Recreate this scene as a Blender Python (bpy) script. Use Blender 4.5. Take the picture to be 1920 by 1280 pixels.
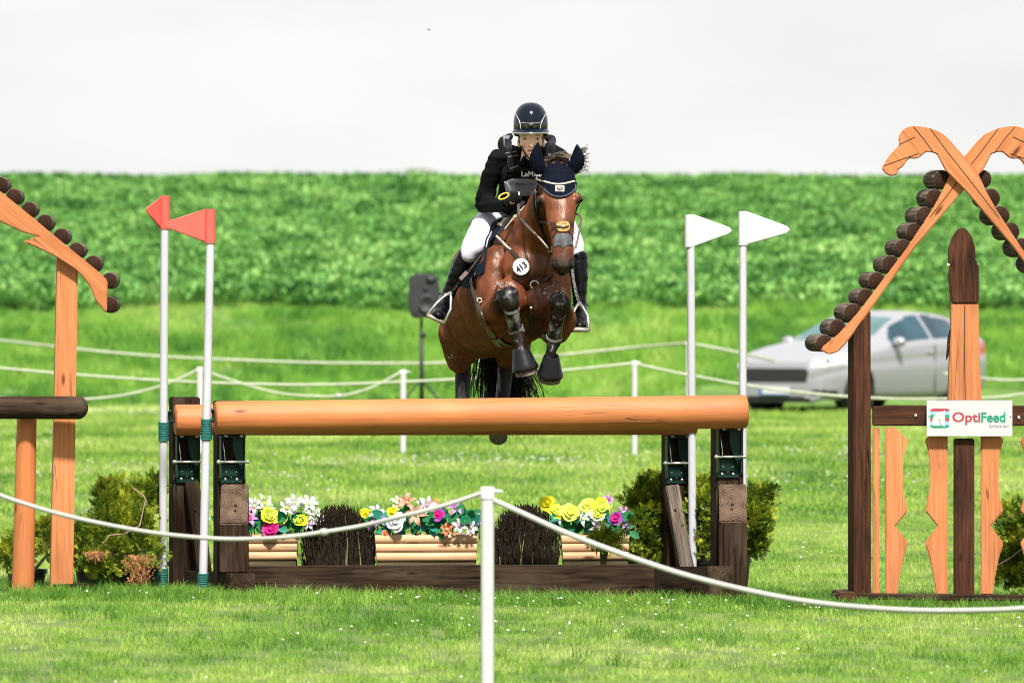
import bpy, bmesh, math, random
import numpy as np
from mathutils import Vector, Matrix, Quaternion, noise
from mathutils.bvhtree import BVHTree
from mathutils.geometry import delaunay_2d_cdt, intersect_point_line
rad = math.radians
random.seed(7); np.random.seed(7)
S = bpy.context.scene
for o in list(bpy.data.objects): bpy.data.objects.remove(o)
COL = S.collection

# ------------------------------------------------------------------ camera
F = 14400.0; HZ = 542.0; CH = 1.8          # focal length in px, horizon row, eye height
cd = bpy.data.cameras.new('camera'); cam = bpy.data.objects.new('camera', cd); COL.objects.link(cam)
cam.location = (0, 0, CH); cam.rotation_euler = (rad(90), 0, 0)
cd.sensor_width = 36; cd.lens = 36*F/1920; cd.shift_y = -98/1920
cd.clip_start = 1; cd.clip_end = 3000
cd.dof.use_dof = True; cd.dof.focus_distance = 45.3; cd.dof.aperture_fstop = 5.6
S.camera = cam
S.render.resolution_x = 1024; S.render.resolution_y = 682

# ------------------------------------------------------------------ light
SUN_EL, SUN_AZ = rad(53), rad(8)         # azimuth: to the right of straight behind the camera
sd = Vector((math.sin(SUN_AZ)*math.cos(SUN_EL), -math.cos(SUN_AZ)*math.cos(SUN_EL), math.sin(SUN_EL)))
sl = bpy.data.lights.new('sun', 'SUN'); sun = bpy.data.objects.new('sun', sl); COL.objects.link(sun)
sl.energy = 4.4; sl.angle = rad(5); sl.color = (1, .95, .87)
sun.rotation_euler = sd.to_track_quat('Z', 'Y').to_euler()
w = bpy.data.worlds.new('World'); S.world = w; w.use_nodes = True
nt = w.node_tree; nt.nodes.clear()
def N(t, **k):
    n = nt.nodes.new(t)
    for a, b in k.items(): setattr(n, a, b)
    return n
wo = N('ShaderNodeOutputWorld'); bg = N('ShaderNodeBackground'); sky = N('ShaderNodeTexSky')
sky.sky_type = 'NISHITA'; sky.sun_disc = False; sky.sun_elevation = SUN_EL
sky.sun_rotation = math.atan2(sd.x, sd.y)
mulv = N('ShaderNodeVectorMath', operation='SCALE'); mulv.inputs['Scale'].default_value = .075
tc = N('ShaderNodeTexCoord'); mp = N('ShaderNodeMapping'); mp.inputs['Scale'].default_value = (1.6, 1.6, 5)
ns = N('ShaderNodeTexNoise'); ns.inputs['Scale'].default_value = 7; ns.inputs['Detail'].default_value = 5; ns.inputs['Roughness'].default_value = .5
cr = N('ShaderNodeValToRGB'); e = cr.color_ramp.elements
e[0].position = .3; e[0].color = (.376, .374, .383, 1); e[1].position = .72; e[1].color = (.462, .461, .458, 1)
mx = N('ShaderNodeMix', data_type='RGBA'); mx.inputs['Factor'].default_value = .93
L = nt.links.new
L(sky.outputs[0], mulv.inputs[0]); L(tc.outputs['Generated'], mp.inputs[0]); L(mp.outputs[0], ns.inputs['Vector'])
L(ns.outputs['Fac'], cr.inputs[0]); L(mulv.outputs[0], mx.inputs['A']); L(cr.outputs[0], mx.inputs['B'])
L(mx.outputs['Result'], bg.inputs[0]); bg.inputs[1].default_value = 1.0; L(bg.outputs[0], wo.inputs[0])
vs = S.view_settings; vs.view_transform = 'Standard'; vs.look = 'None'; vs.gamma = 1; vs.use_curve_mapping = False
vs.exposure = 1.15
S.render.engine = 'CYCLES'; S.cycles.filter_width = 1.0

# ------------------------------------------------------------------ helpers
def P(px, py, Y): return Vector(((px-960)*Y/F, Y, CH-(py-HZ)*Y/F))     # a place in the world at depth Y
WM = {}
def link(o, parent=None, M=None):
    COL.objects.link(o); M = M or Matrix.Identity(4); WM[o] = M
    if parent is not None:
        o.parent = parent; o.matrix_parent_inverse = WM[parent].inverted()
    o.matrix_basis = M
    return o
def tag(o, label=None, cat=None, group=None, kind=None):
    if label: o['label'] = label
    if cat: o['category'] = cat
    if group: o['group'] = group
    if kind: o['kind'] = kind
    return o
def thing(name, loc, label, cat, group=None):
    o = bpy.data.objects.new(name, None); o.empty_display_size = .1
    link(o, None, Matrix.Translation(Vector(loc))); return tag(o, label, cat, group)
def copy_tree(root, M, label):
    """copy a thing and its parts; M is the new world matrix of the root"""
    def rec(o, par):
        c = o.copy(); COL.objects.link(c)
        if par is not None: c.parent = par
        for ch in [x for x in list(WM) if x.parent == o]: rec(ch, c)
        return c
    c = rec(root, None); c.matrix_basis = M; c['label'] = label; return c

class MB:
    def __init__(s): s.v = []; s.f = []
    def add(s, vs_, fs_):
        b = len(s.v); s.v += [tuple(v) for v in vs_]; s.f += [tuple(i+b for i in f) for f in fs_]; return s
    def box(s, c, d, R=None):
        x, y, z = d[0]/2, d[1]/2, d[2]/2
        vv = [Vector(q) for q in ((-x,-y,-z),(x,-y,-z),(x,y,-z),(-x,y,-z),(-x,-y,z),(x,-y,z),(x,y,z),(-x,y,z))]
        if R is not None: vv = [R @ q for q in vv]
        return s.add([q+Vector(c) for q in vv], [(0,3,2,1),(4,5,6,7),(0,1,5,4),(1,2,6,5),(2,3,7,6),(3,0,4,7)])
    def tube(s, pts, r, seg=8, cap=True):
        pts = [Vector(p) for p in pts]; n = len(pts)
        if not hasattr(r, '__len__'): r = [r]*n
        t0 = (pts[1]-pts[0]).normalized(); up = Vector((0,0,1)) if abs(t0.z) < .9 else Vector((1,0,0))
        u = t0.cross(up).normalized(); vs_ = []; fs_ = []
        for i, p in enumerate(pts):
            t = (pts[min(i+1,n-1)]-pts[max(i-1,0)]).normalized()
            u = (u - t*u.dot(t)).normalized(); w_ = t.cross(u)
            for k in range(seg):
                a = 2*math.pi*k/seg; vs_.append(p + (u*math.cos(a)+w_*math.sin(a))*r[i])
        for i in range(n-1):
            for k in range(seg):
                k2 = (k+1) % seg
                fs_.append((i*seg+k, i*seg+k2, (i+1)*seg+k2, (i+1)*seg+k))
        if cap: fs_.append(tuple(range(seg))[::-1]); fs_.append(tuple((n-1)*seg+k for k in range(seg)))
        return s.add(vs_, fs_)
    def prism(s, poly, t, M=None):
        """polygon in XZ, thickness t along +Y from 0"""
        n = len(poly); vs_ = [Vector((p[0],0,p[1])) for p in poly]+[Vector((p[0],t,p[1])) for p in poly]
        if M is not None: vs_ = [M @ q for q in vs_]
        return s.add(vs_, [tuple(range(n)), tuple(range(n,2*n))[::-1]]+[(i, n+i, n+(i+1)%n, (i+1)%n) for i in range(n)])
    def lathe(s, prof, seg=24, M=None):
        vs_ = []; fs_ = []; n = len(prof)
        for r, z in prof:
            for k in range(seg):
                a = 2*math.pi*k/seg; vs_.append(Vector((r*math.cos(a), r*math.sin(a), z)))
        if M is not None: vs_ = [M @ q for q in vs_]
        for i in range(n-1):
            for k in range(seg):
                k2 = (k+1) % seg; fs_.append((i*seg+k, i*seg+k2, (i+1)*seg+k2, (i+1)*seg+k))
        fs_.append(tuple(range(seg))[::-1]); fs_.append(tuple((n-1)*seg+k for k in range(seg)))
        return s.add(vs_, fs_)
    def ell(s, c, r, R=None, seg=14, rings=9):
        vs_ = [Vector((0,0,r[2]))]; fs_ = []
        for i in range(1, rings):
            th = math.pi*i/rings
            for k in range(seg):
                a = 2*math.pi*k/seg
                vs_.append(Vector((r[0]*math.sin(th)*math.cos(a), r[1]*math.sin(th)*math.sin(a), r[2]*math.cos(th))))
        vs_.append(Vector((0,0,-r[2])))
        for k in range(seg): fs_.append((0, 1+k, 1+(k+1)%seg))
        for i in range(rings-2):
            for k in range(seg):
                a = 1+i*seg+k; b = 1+i*seg+(k+1)%seg; fs_.append((a, a+seg, b+seg, b))
        l = len(vs_)-1
        for k in range(seg): fs_.append((l, l-seg+(k+1)%seg, l-seg+k))
        if R is not None: vs_ = [R @ q for q in vs_]
        return s.add([q+Vector(c) for q in vs_], fs_)
    def mesh(s, name, smooth=False, bevel=0, seg=1):
        m = bpy.data.meshes.new(name); m.from_pydata(s.v, [], s.f)
        bm = bmesh.new(); bm.from_mesh(m)
        bmesh.ops.recalc_face_normals(bm, faces=bm.faces)
        if bevel:
            ed = [e_ for e_ in bm.edges if len(e_.link_faces) == 2 and e_.calc_face_angle(0) > .5]
            bmesh.ops.bevel(bm, geom=ed, offset=bevel, segments=seg, affect='EDGES', clamp_overlap=True)
        bm.to_mesh(m); bm.free()
        if smooth == 'auto':
            m.shade_auto_smooth = True if hasattr(m, 'shade_auto_smooth') else None
        if smooth: m.polygons.foreach_set('use_smooth', [True]*len(m.polygons))
        return m
    def obj(s, name, mat, parent=None, M=None, smooth=False, bevel=0, seg=1, sharp=None):
        """geometry was given in world space unless M is set, then in M's local space"""
        m = s.mesh(name, smooth, bevel, seg)
        if sharp: m.polygons.foreach_set('use_smooth', [True]*len(m.polygons)); m.set_sharp_from_angle(angle=rad(sharp))
        m.materials.append(mat)
        if M is None:
            c = sum((v.co for v in m.vertices), Vector())/max(1, len(m.vertices))
            m.transform(Matrix.Translation(-c)); M = Matrix.Translation(c)
        o = bpy.data.objects.new(name, m); return link(o, parent, M)

def frame(p0, p1, up=Vector((0,0,1))):
    """matrix with local X along p0->p1 and local Z near up, origin at the middle"""
    x = (Vector(p1)-Vector(p0)).normalized(); y = Vector(up).cross(x)
    y = y.normalized() if y.length > 1e-5 else Vector((0,1,0)); z = x.cross(y)
    M = Matrix((x, y, z)).transposed().to_4x4(); M.translation = (Vector(p0)+Vector(p1))/2; return M
def beam(name, mat, parent, p0, p1, wd, ht, up=Vector((0,0,1)), bevel=.006):
    """squared timber; wd along local Y, ht along local Z; grain along local X"""
    Lh = (Vector(p1)-Vector(p0)).length; M = frame(p0, p1, up); mb = MB()
    n = max(1, int(Lh/.12)); ring = [(-wd/2,-ht/2),(wd/2,-ht/2),(wd/2,ht/2),(-wd/2,ht/2)]
    vs_ = []; fs_ = []
    for i in range(n+1):
        for (a, b) in ring:
            vs_.append(Vector((-Lh/2+Lh*i/n, a+random.uniform(-.0015,.0015), b+random.uniform(-.0015,.0015))))
    for i in range(n):
        for k in range(4): fs_.append((i*4+k, i*4+(k+1)%4, (i+1)*4+(k+1)%4, (i+1)*4+k))
    fs_ += [(3,2,1,0), tuple(n*4+k for k in range(4))]
    mb.add(vs_, fs_)
    return mb.obj(name, mat, parent, M, bevel=bevel, seg=2, sharp=40)
def log(name, mat, parent, p0, p1, r0, r1=None, seg=28, round_end=(False, False), endmat=None, wob=.012):
    """round timber with flat or rounded ends; grain along local X"""
    r1 = r1 or r0; Lh = (Vector(p1)-Vector(p0)).length; M = frame(p0, p1); n = max(3, int(Lh/.1))
    st = [(-Lh/2+Lh*i/n, r0+(r1-r0)*i/n) for i in range(n+1)]
    b = .01
    def cap(sgn, r):
        x0 = sgn*Lh/2
        if round_end[0 if sgn < 0 else 1]: return [(x0+sgn*r*.85*math.sin(a), r*math.cos(a)) for a in (rad(q) for q in (15,30,45,60,75,88))]
        return [(x0+sgn*b*.6, r-b*.35), (x0+sgn*b, r-b)]
    st = list(reversed(cap(-1, r0)))+st+cap(1, r1)
    sd_ = random.random()*50; vs_ = []; fs_ = []
    for (x, r) in st:
        for k in range(seg):
            a = 2*math.pi*k/seg
            q = 1 + wob*noise.noise(Vector((x*1.5+sd_, math.cos(a)*1.2, math.sin(a)*1.2)))*2
            vs_.append(Vector((x, r*q*math.cos(a), r*q*math.sin(a))))
    for i in range(len(st)-1):
        for k in range(seg): fs_.append((i*seg+k, i*seg+(k+1)%seg, (i+1)*seg+(k+1)%seg, (i+1)*seg+k))
    fs_ += [tuple(range(seg))[::-1], tuple((len(st)-1)*seg+k for k in range(seg))]
    o = MB().add(vs_, fs_).obj(name, mat, parent, M, sharp=45)
    if endmat:
        o.data.materials.append(endmat)
        for p in o.data.polygons:
            if abs(p.normal.x) > .8: p.material_index = 1
    return o

# ------------------------------------------------------------------ materials
def newmat(name):
    m = bpy.data.materials.new(name); m.use_nodes = True; t = m.node_tree; b = t.nodes['Principled BSDF']; return m, t, b
def pmat(name, col, rough=.5, metal=0, var=.12, scale=8, bump=.0, bscale=60, spec=.5, coat=0, sheen=0, col2=None, stretch=(1,1,1), trans=0, coord='Object'):
    m, t, b = newmat(name); ln = t.links.new
    b.inputs['Roughness'].default_value = rough; b.inputs['Metallic'].default_value = metal
    b.inputs['Specular IOR Level'].default_value = spec; b.inputs['Coat Weight'].default_value = coat; b.inputs['Coat Roughness'].default_value = .08
    b.inputs['Sheen Weight'].default_value = sheen
    tcn = t.nodes.new('ShaderNodeTexCoord'); mpn = t.nodes.new('ShaderNodeMapping'); mpn.inputs['Scale'].default_value = stretch
    oi = t.nodes.new('ShaderNodeObjectInfo'); sc = t.nodes.new('ShaderNodeVectorMath'); sc.operation = 'SCALE'; sc.inputs['Scale'].default_value = 37
    cmb = t.nodes.new('ShaderNodeCombineXYZ')
    for k in range(3): ln(oi.outputs['Random'], cmb.inputs[k])
    ln(cmb.outputs[0], sc.inputs[0]); ln(tcn.outputs[coord], mpn.inputs['Vector'])
    ad = t.nodes.new('ShaderNodeVectorMath'); ad.operation = 'ADD'; ln(mpn.outputs[0], ad.inputs[0])
    if coord == 'Object': ln(sc.outputs[0], ad.inputs[1])
    n = t.nodes.new('ShaderNodeTexNoise'); n.inputs['Scale'].default_value = scale; n.inputs['Detail'].default_value = 5
    ln(ad.outputs[0], n.inputs['Vector'])
    r = t.nodes.new('ShaderNodeValToRGB'); c = Vector(col[:3])
    lo = tuple(c*(1-var)) if col2 is None else tuple(c); hi = tuple(c*(1+var)) if col2 is None else tuple(col2[:3])
    r.color_ramp.elements[0].position = .34; r.color_ramp.elements[1].position = .66
    r.color_ramp.elements[0].color = (*lo, 1); r.color_ramp.elements[1].color = (*hi, 1)
    ln(n.outputs['Fac'], r.inputs[0]); ln(r.outputs[0], b.inputs['Base Color'])
    if bump:
        n2 = t.nodes.new('ShaderNodeTexNoise'); n2.inputs['Scale'].default_value = bscale; n2.inputs['Detail'].default_value = 4
        ln(ad.outputs[0], n2.inputs['Vector']); bp = t.nodes.new('ShaderNodeBump'); bp.inputs['Strength'].default_value = bump; bp.inputs['Distance'].default_value = .01
        ln(n2.outputs['Fac'], bp.inputs['Height']); ln(bp.outputs[0], b.inputs['Normal'])
    if trans: b.inputs['Transmission Weight'].default_value = trans
    return m
def wood(name, base, dark, rough=.6, crack=.6, knots=True, weather=None, wamt=0, gs=1.0, spec=.35):
    """stained timber: grain, checks and knots run along local X"""
    m, t, b = newmat(name); ln = t.links.new; nn = t.nodes.new
    b.inputs['Roughness'].default_value = rough; b.inputs['Specular IOR Level'].default_value = spec
    tcn = nn('ShaderNodeTexCoord'); oi = nn('ShaderNodeObjectInfo'); cmb = nn('ShaderNodeCombineXYZ')
    for k in range(3): ln(oi.outputs['Random'], cmb.inputs[k])
    sc = nn('ShaderNodeVectorMath'); sc.operation = 'SCALE'; sc.inputs['Scale'].default_value = 53; ln(cmb.outputs[0], sc.inputs[0])
    ad = nn('ShaderNodeVectorMath'); ad.operation = 'ADD'; ln(tcn.outputs['Object'], ad.inputs[0]); ln(sc.outputs[0], ad.inputs[1])
    def noi(scale, stretch, detail=4, dist=0, rg=.55):
        mp_ = nn('ShaderNodeMapping'); mp_.inputs['Scale'].default_value = stretch; ln(ad.outputs[0], mp_.inputs[0])
        n = nn('ShaderNodeTexNoise'); n.inputs['Scale'].default_value = scale*gs; n.inputs['Detail'].default_value = detail
        n.inputs['Distortion'].default_value = dist; n.inputs['Roughness'].default_value = rg
        ln(mp_.outputs[0], n.inputs['Vector']); return n
    g = noi(60, (.05, 1, 1), 6, .3); big = noi(3, (.6, 1, 1), 3)
    ck = noi(16, (.035, 1, 1), 2, .2, .4)
    rp = nn('ShaderNodeValToRGB'); rp.color_ramp.elements[0].position = .3; rp.color_ramp.elements[1].position = .7
    rp.color_ramp.elements[0].color = (*dark, 1); rp.color_ramp.elements[1].color = (*base, 1); ln(g.outputs['Fac'], rp.inputs[0])
    # large tone variation
    hv = nn('ShaderNodeMapRange'); hv.inputs['From Min'].default_value = .3; hv.inputs['From Max'].default_value = .7
    hv.inputs['To Min'].default_value = .78; hv.inputs['To Max'].default_value = 1.18; ln(big.outputs['Fac'], hv.inputs[0])
    m1 = nn('ShaderNodeVectorMath'); m1.operation = 'SCALE'; ln(rp.outputs[0], m1.inputs[0]); ln(hv.outputs[0], m1.inputs['Scale'])
    col = m1.outputs[0]
    if weather:
        wn = noi(5, (.3, 1, 1), 5); wr = nn('ShaderNodeValToRGB'); wr.color_ramp.elements[0].position = .48; wr.color_ramp.elements[1].position = .72
        wr.color_ramp.elements[0].color = (0,0,0,1); wr.color_ramp.elements[1].color = (wamt,)*3+(1,); ln(wn.outputs['Fac'], wr.inputs[0])
        mw = nn('ShaderNodeMix'); mw.data_type = 'RGBA'; ln(wr.outputs[0], mw.inputs['Factor']); ln(col, mw.inputs['A']); mw.inputs['B'].default_value = (*weather, 1); col = mw.outputs['Result']
    hgt = g.outputs['Fac']
    if knots:
        mk = nn('ShaderNodeMapping'); mk.inputs['Scale'].default_value = (1.0, 3.2, 3.2); ln(ad.outputs[0], mk.inputs[0])
        vo = nn('ShaderNodeTexVoronoi'); vo.inputs['Scale'].default_value = 2.6; ln(mk.outputs[0], vo.inputs['Vector'])
        kr = nn('ShaderNodeValToRGB'); kr.color_ramp.elements[0].position = .055; kr.color_ramp.elements[1].position = .13
        kr.color_ramp.elements[0].color = (.34,.24,.2,1); kr.color_ramp.elements[1].color = (1,1,1,1); ln(vo.outputs['Distance'], kr.inputs[0])
        mm = nn('ShaderNodeMix'); mm.data_type = 'RGBA'; mm.blend_type = 'MULTIPLY'; mm.inputs['Factor'].default_value = 1
        ln(col, mm.inputs['A']); ln(kr.outputs[0], mm.inputs['B']); col = mm.outputs['Result']
    # checks: narrow band of the stretched noise
    s1 = nn('ShaderNodeMath'); s1.operation = 'SUBTRACT'; s1.inputs[1].default_value = .5; ln(ck.outputs['Fac'], s1.inputs[0])
    s2 = nn('ShaderNodeMath'); s2.operation = 'ABSOLUTE'; ln(s1.outputs[0], s2.inputs[0])
    cs = nn('ShaderNodeMapRange'); cs.inputs['From Min'].default_value = .0; cs.inputs['From Max'].default_value = .012*gs
    cs.inputs['To Min'].default_value = 1-crack; cs.inputs['To Max'].default_value = 1; ln(s2.outputs[0], cs.inputs[0])
    # keep the checks in a few places only
    cm = noi(2.2, (.5,1,1), 2); cmr = nn('ShaderNodeMapRange'); cmr.inputs['From Min'].default_value = .46; cmr.inputs['From Max'].default_value = .56; ln(cm.outputs['Fac'], cmr.inputs[0])
    cmx = nn('ShaderNodeMix'); cmx.data_type = 'FLOAT'; ln(cmr.outputs[0], cmx.inputs['Factor']); cmx.inputs['A'].default_value = 1; ln(cs.outputs[0], cmx.inputs['B'])
    m2 = nn('ShaderNodeVectorMath'); m2.operation = 'SCALE'; ln(col, m2.inputs[0]); ln(cmx.outputs['Result'], m2.inputs['Scale'])
    ln(m2.outputs[0], b.inputs['Base Color'])
    ha = nn('ShaderNodeMath'); ha.operation = 'MULTIPLY_ADD'; ln(cmx.outputs['Result'], ha.inputs[0]); ha.inputs[1].default_value = 1.6; ln(hgt, ha.inputs[2])
    bp = nn('ShaderNodeBump'); bp.inputs['Strength'].default_value = .35; bp.inputs['Distance'].default_value = .004
    ln(ha.outputs[0], bp.inputs['Height']); ln(bp.outputs[0], b.inputs['Normal'])
    return m
def endgrain(name, a, c):
    m, t, b = newmat(name); ln = t.links.new; nn = t.nodes.new; b.inputs['Roughness'].default_value = .9; b.inputs['Specular IOR Level'].default_value = .03
    tcn = nn('ShaderNodeTexCoord'); mp_ = nn('ShaderNodeMapping'); mp_.inputs['Scale'].default_value = (.0, 1, 1); ln(tcn.outputs['Object'], mp_.inputs[0])
    wv = nn('ShaderNodeTexWave'); wv.wave_type = 'RINGS'; wv.rings_direction = 'SPHERICAL'; wv.inputs['Scale'].default_value = 38; wv.inputs['Distortion'].default_value = 3.5
    wv.inputs['Detail'].default_value = 3; ln(mp_.outputs[0], wv.inputs['Vector'])
    n = nn('ShaderNodeTexNoise'); n.inputs['Scale'].default_value = 14; n.inputs['Detail'].default_value = 6; ln(tcn.outputs['Object'], n.inputs['Vector'])
    ma = nn('ShaderNodeMath'); ma.operation = 'MULTIPLY_ADD'; ln(wv.outputs['Fac'], ma.inputs[0]); ma.inputs[1].default_value = .45; ln(n.outputs['Fac'], ma.inputs[2])
    r = nn('ShaderNodeValToRGB'); r.color_ramp.elements[0].position = .4; r.color_ramp.elements[1].position = 1
    r.color_ramp.elements[0].color = (*a,1); r.color_ramp.elements[1].color = (*c,1); ln(ma.outputs[0], r.inputs[0]); ln(r.outputs[0], b.inputs['Base Color'])
    bp = nn('ShaderNodeBump'); bp.inputs['Strength'].default_value = .5; bp.inputs['Distance'].default_value = .004; ln(ma.outputs[0], bp.inputs['Height']); ln(bp.outputs[0], b.inputs['Normal'])
    return m
ORANGE = wood('orange_stained_wood', (.47,.185,.078), (.34,.112,.038), rough=.6, crack=.8, knots=True, gs=.85, spec=.2)
ORANGE_LOG = wood('orange_varnished_log', (.44,.148,.046), (.36,.108,.030), rough=.62, crack=.75, knots=True, gs=.75, spec=.45)
BROWN = wood('dark_brown_stained_wood', (.046,.029,.018), (.008,.005,.0035), rough=.8, crack=.85, weather=(.085,.064,.046), wamt=.6, spec=.04, gs=1.2)
BROWN_RED = wood('red_brown_stained_wood', (.085,.034,.019), (.026,.012,.008), rough=.65, crack=.85, weather=(.012,.008,.006), wamt=.85, spec=.05, gs=1.2)
BROWN_END = endgrain('brown_end_grain', (.022,.014,.010), (.13,.09,.063))
DARK_END = endgrain('dark_log_end', (.008,.005,.004), (.050,.026,.017))
BARK = wood('weathered_grey_brown_log', (.17,.138,.112), (.022,.016,.012), spec=.05, rough=.85, crack=.85, gs=1.4)
PINE = wood('fresh_pine', (.52,.34,.20), (.42,.24,.12), rough=.6, crack=.3, gs=1.0)
PINE_DARK = wood('dark_pine', (.10,.075,.035), (.045,.035,.018), rough=.8, crack=.5)  # darker pine for the planter base boards
WHITE = pmat('white_painted_pole', (.40,.40,.44), .45, var=.05, scale=5)
PVC = pmat('white_plastic_post', (.46,.46,.46), .4, var=.04)
ROPE_FAR = pmat('far_white_rope', (.34,.37,.27), .8, var=.1)
ROPE = pmat('white_braided_rope', (.34,.35,.32), .8, var=.1, scale=200, bump=.4, bscale=300)
RED = pmat('red_plastic_flag', (.60,.085,.065), .45, var=.08, scale=12)
WFLAG = pmat('white_plastic_flag', (.50,.50,.51), .4, var=.03)
TWINE = pmat('green_baling_twine', (.0,.10,.085), .6, var=.3, scale=90, bump=.4, bscale=400)
GREENMET = pmat('dark_green_painted_steel', (.004,.024,.019), .45, metal=.0, var=.2, spec=.2)
STEEL = pmat('bright_zinc_steel', (.62,.62,.6), .28, metal=.9, var=.1)
BRASSY = pmat('copper_red_clip', (.45,.13,.09), .45, metal=.3, var=.2)

# ------------------------------------------------------------------ terrain
def gz(x, y):
    """height of the ground"""
    z = -.045*max(0, 1-max(0, y-60)/30) if y > 30 else -.045
    z += -.022*max(-2.5, min(2.5, x))*math.exp(-((y-45.5)/9)**2)
    z += .02*noise.noise(Vector((x*.35, y*.12, 0)))
    if y > 117:
        a = min(1, (y-117)/6); z += .12*a*a
    if y > 121: z += (min(y, 150)-121)/29*1.25 + .10*noise.noise(Vector((x*.3, y*.2, 4)))
    if y > 150:
        d = y-150; z += d*.0405 + .06*noise.noise(Vector((x*.15, y*.1, 9)))
        if y > 243: z -= (y-243)**1.35*.02*1
    return z
def sheet(name, x0f, ys, mat, dz=0, nx=60, label=None, kind='structure'):
    vs_ = []; fs_ = []
    for j, y in enumerate(ys):
        xa, xb = x0f(y)
        for i in range(nx+1):
            x = xa+(xb-xa)*i/nx; vs_.append((x, y, gz(x, y)+dz))
    for j in range(len(ys)-1):
        for i in range(nx):
            a = j*(nx+1)+i; fs_.append((a, a+1, a+nx+2, a+nx+1))
    m = bpy.data.meshes.new(name); m.from_pydata(vs_, [], fs_); m.polygons.foreach_set('use_smooth', [True]*len(m.polygons)); m.materials.append(mat)
    o = bpy.data.objects.new(name, m); link(o); return tag(o, label, kind=kind)
GROUND = pmat('short_turf_soil', (.045,.085,.014), .95, col2=(.12,.17,.03), scale=1.3, coord='Object', bump=.3, bscale=20)
GROUND2 = pmat('meadow_soil', (.05,.11,.012), .95, col2=(.10,.20,.02), scale=.8)
GROUND3 = pmat('crop_soil', (.03,.05,.015), .95, col2=(.05,.10,.02), scale=.8)
W = lambda y: (-14-y*.16, 14+y*.16)
sheet('mown_field', W, list(np.linspace(-4, 117.5, 90)), GROUND, label='short mown grass field around the jump')
sheet('grass_bank', W, list(np.linspace(117.5, 150, 50)), GROUND2, label='long grass bank rising behind the car')
sheet('crop_hill', W, list(np.linspace(150, 243, 80))+list(np.linspace(246, 420, 40)), GROUND3, label='hillside planted with a green crop up to the skyline')
W2 = lambda y: (-400-y*2, 400+y*2)
# the same land going on sideways, out of frame, and to the horizon
def wide(name, ys, mat, side):
    vs_ = []; fs_ = []
    xs = [side*(14+0), 0]
    for y in ys:
        e_ = 14+y*.16
        for q in (0, 6, 20, 60, 160, 400): x = side*(e_+q); vs_.append((x, y, gz(side*e_, y)))
    for j in range(len(ys)-1):
        for i in range(5):
            a = j*6+i; fs_.append((a, a+1, a+7, a+6) if side > 0 else (a, a+6, a+7, a+1))
    m = bpy.data.meshes.new(name); m.from_pydata(vs_, [], fs_); m.materials.append(mat)
    return tag(link(bpy.data.objects.new(name, m)), 'farmland going on to the side of the field', kind='structure')
wide('farmland', list(np.linspace(-4, 150, 40))+list(np.linspace(152, 420, 50)), GROUND2, -1)
wide('farmland', list(np.linspace(-4, 150, 40))+list(np.linspace(152, 420, 50)), GROUND2, 1)
mbx = MB(); mbx.add([(-900,-300,-6),(900,-300,-6),(900,1500,-60),(-900,1500,-60)], [(0,1,2,3)])
tag(mbx.obj('far_ground', GROUND2), 'flat land lying beyond the hill', kind='structure')
mbx = MB(); mbx.add([(-400,-200,-.3),(400,-200,-.3),(400,-4,0),(-400,-4,0)], [(0,1,2,3)])
tag(mbx.obj('near_field', GROUND), 'grass field behind the camera', kind='structure')
TRACK = pmat('pale_dry_track', (.42,.40,.27), .95, var=.25, scale=3)
trk = sheet('dirt_track', lambda y: (-14, -2.2), list(np.linspace(110, 116.0, 6)), TRACK, dz=.015, nx=40, label='pale dry track along the far edge of the field')

# ------------------------------------------------------------------ grass and crop, scattered
def leafmat(name, stops, rough=.55, pscale=.6, trans=.35, vscale=(1,1,1), hue=.5):
    m, t, b = newmat(name); ln = t.links.new; nn = t.nodes.new
    ge = nn('ShaderNodeNewGeometry'); mp_ = nn('ShaderNodeMapping'); mp_.inputs['Scale'].default_value = vscale; ln(ge.outputs['Position'], mp_.inputs[0])
    n = nn('ShaderNodeTexNoise'); n.inputs['Scale'].default_value = pscale; n.inputs['Detail'].default_value = 4; ln(mp_.outputs[0], n.inputs['Vector'])
    oi = nn('ShaderNodeObjectInfo'); ma = nn('ShaderNodeMath'); ma.operation = 'MULTIPLY_ADD'
    s_ = nn('ShaderNodeMath'); s_.operation = 'SUBTRACT'; ln(oi.outputs['Random'], s_.inputs[0]); s_.inputs[1].default_value = .5
    ln(s_.outputs[0], ma.inputs[0]); ma.inputs[1].default_value = hue*.6; ln(n.outputs['Fac'], ma.inputs[2])
    r = nn('ShaderNodeValToRGB'); cr_ = r.color_ramp
    while len(cr_.elements) < len(stops): cr_.elements.new(.5)
    for e_, (p, c) in zip(cr_.elements, stops): e_.position = p; e_.color = (*c, 1)
    ln(ma.outputs[0], r.inputs[0]); ln(r.outputs[0], b.inputs['Base Color']); b.inputs['Roughness'].default_value = rough
    b.inputs['Specular IOR Level'].default_value = .25
    tr = nn('ShaderNodeBsdfTranslucent'); ln(r.outputs[0], tr.inputs[0]); mxs = nn('ShaderNodeMixShader'); mxs.inputs[0].default_value = trans
    ln(b.outputs[0], mxs.inputs[1]); ln(tr.outputs[0], mxs.inputs[2]); ln(mxs.outputs[0], t.nodes['Material Output'].inputs[0])
    return m
def proto(mesh):
    return bpy.data.objects.new(mesh.name, mesh)
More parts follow.
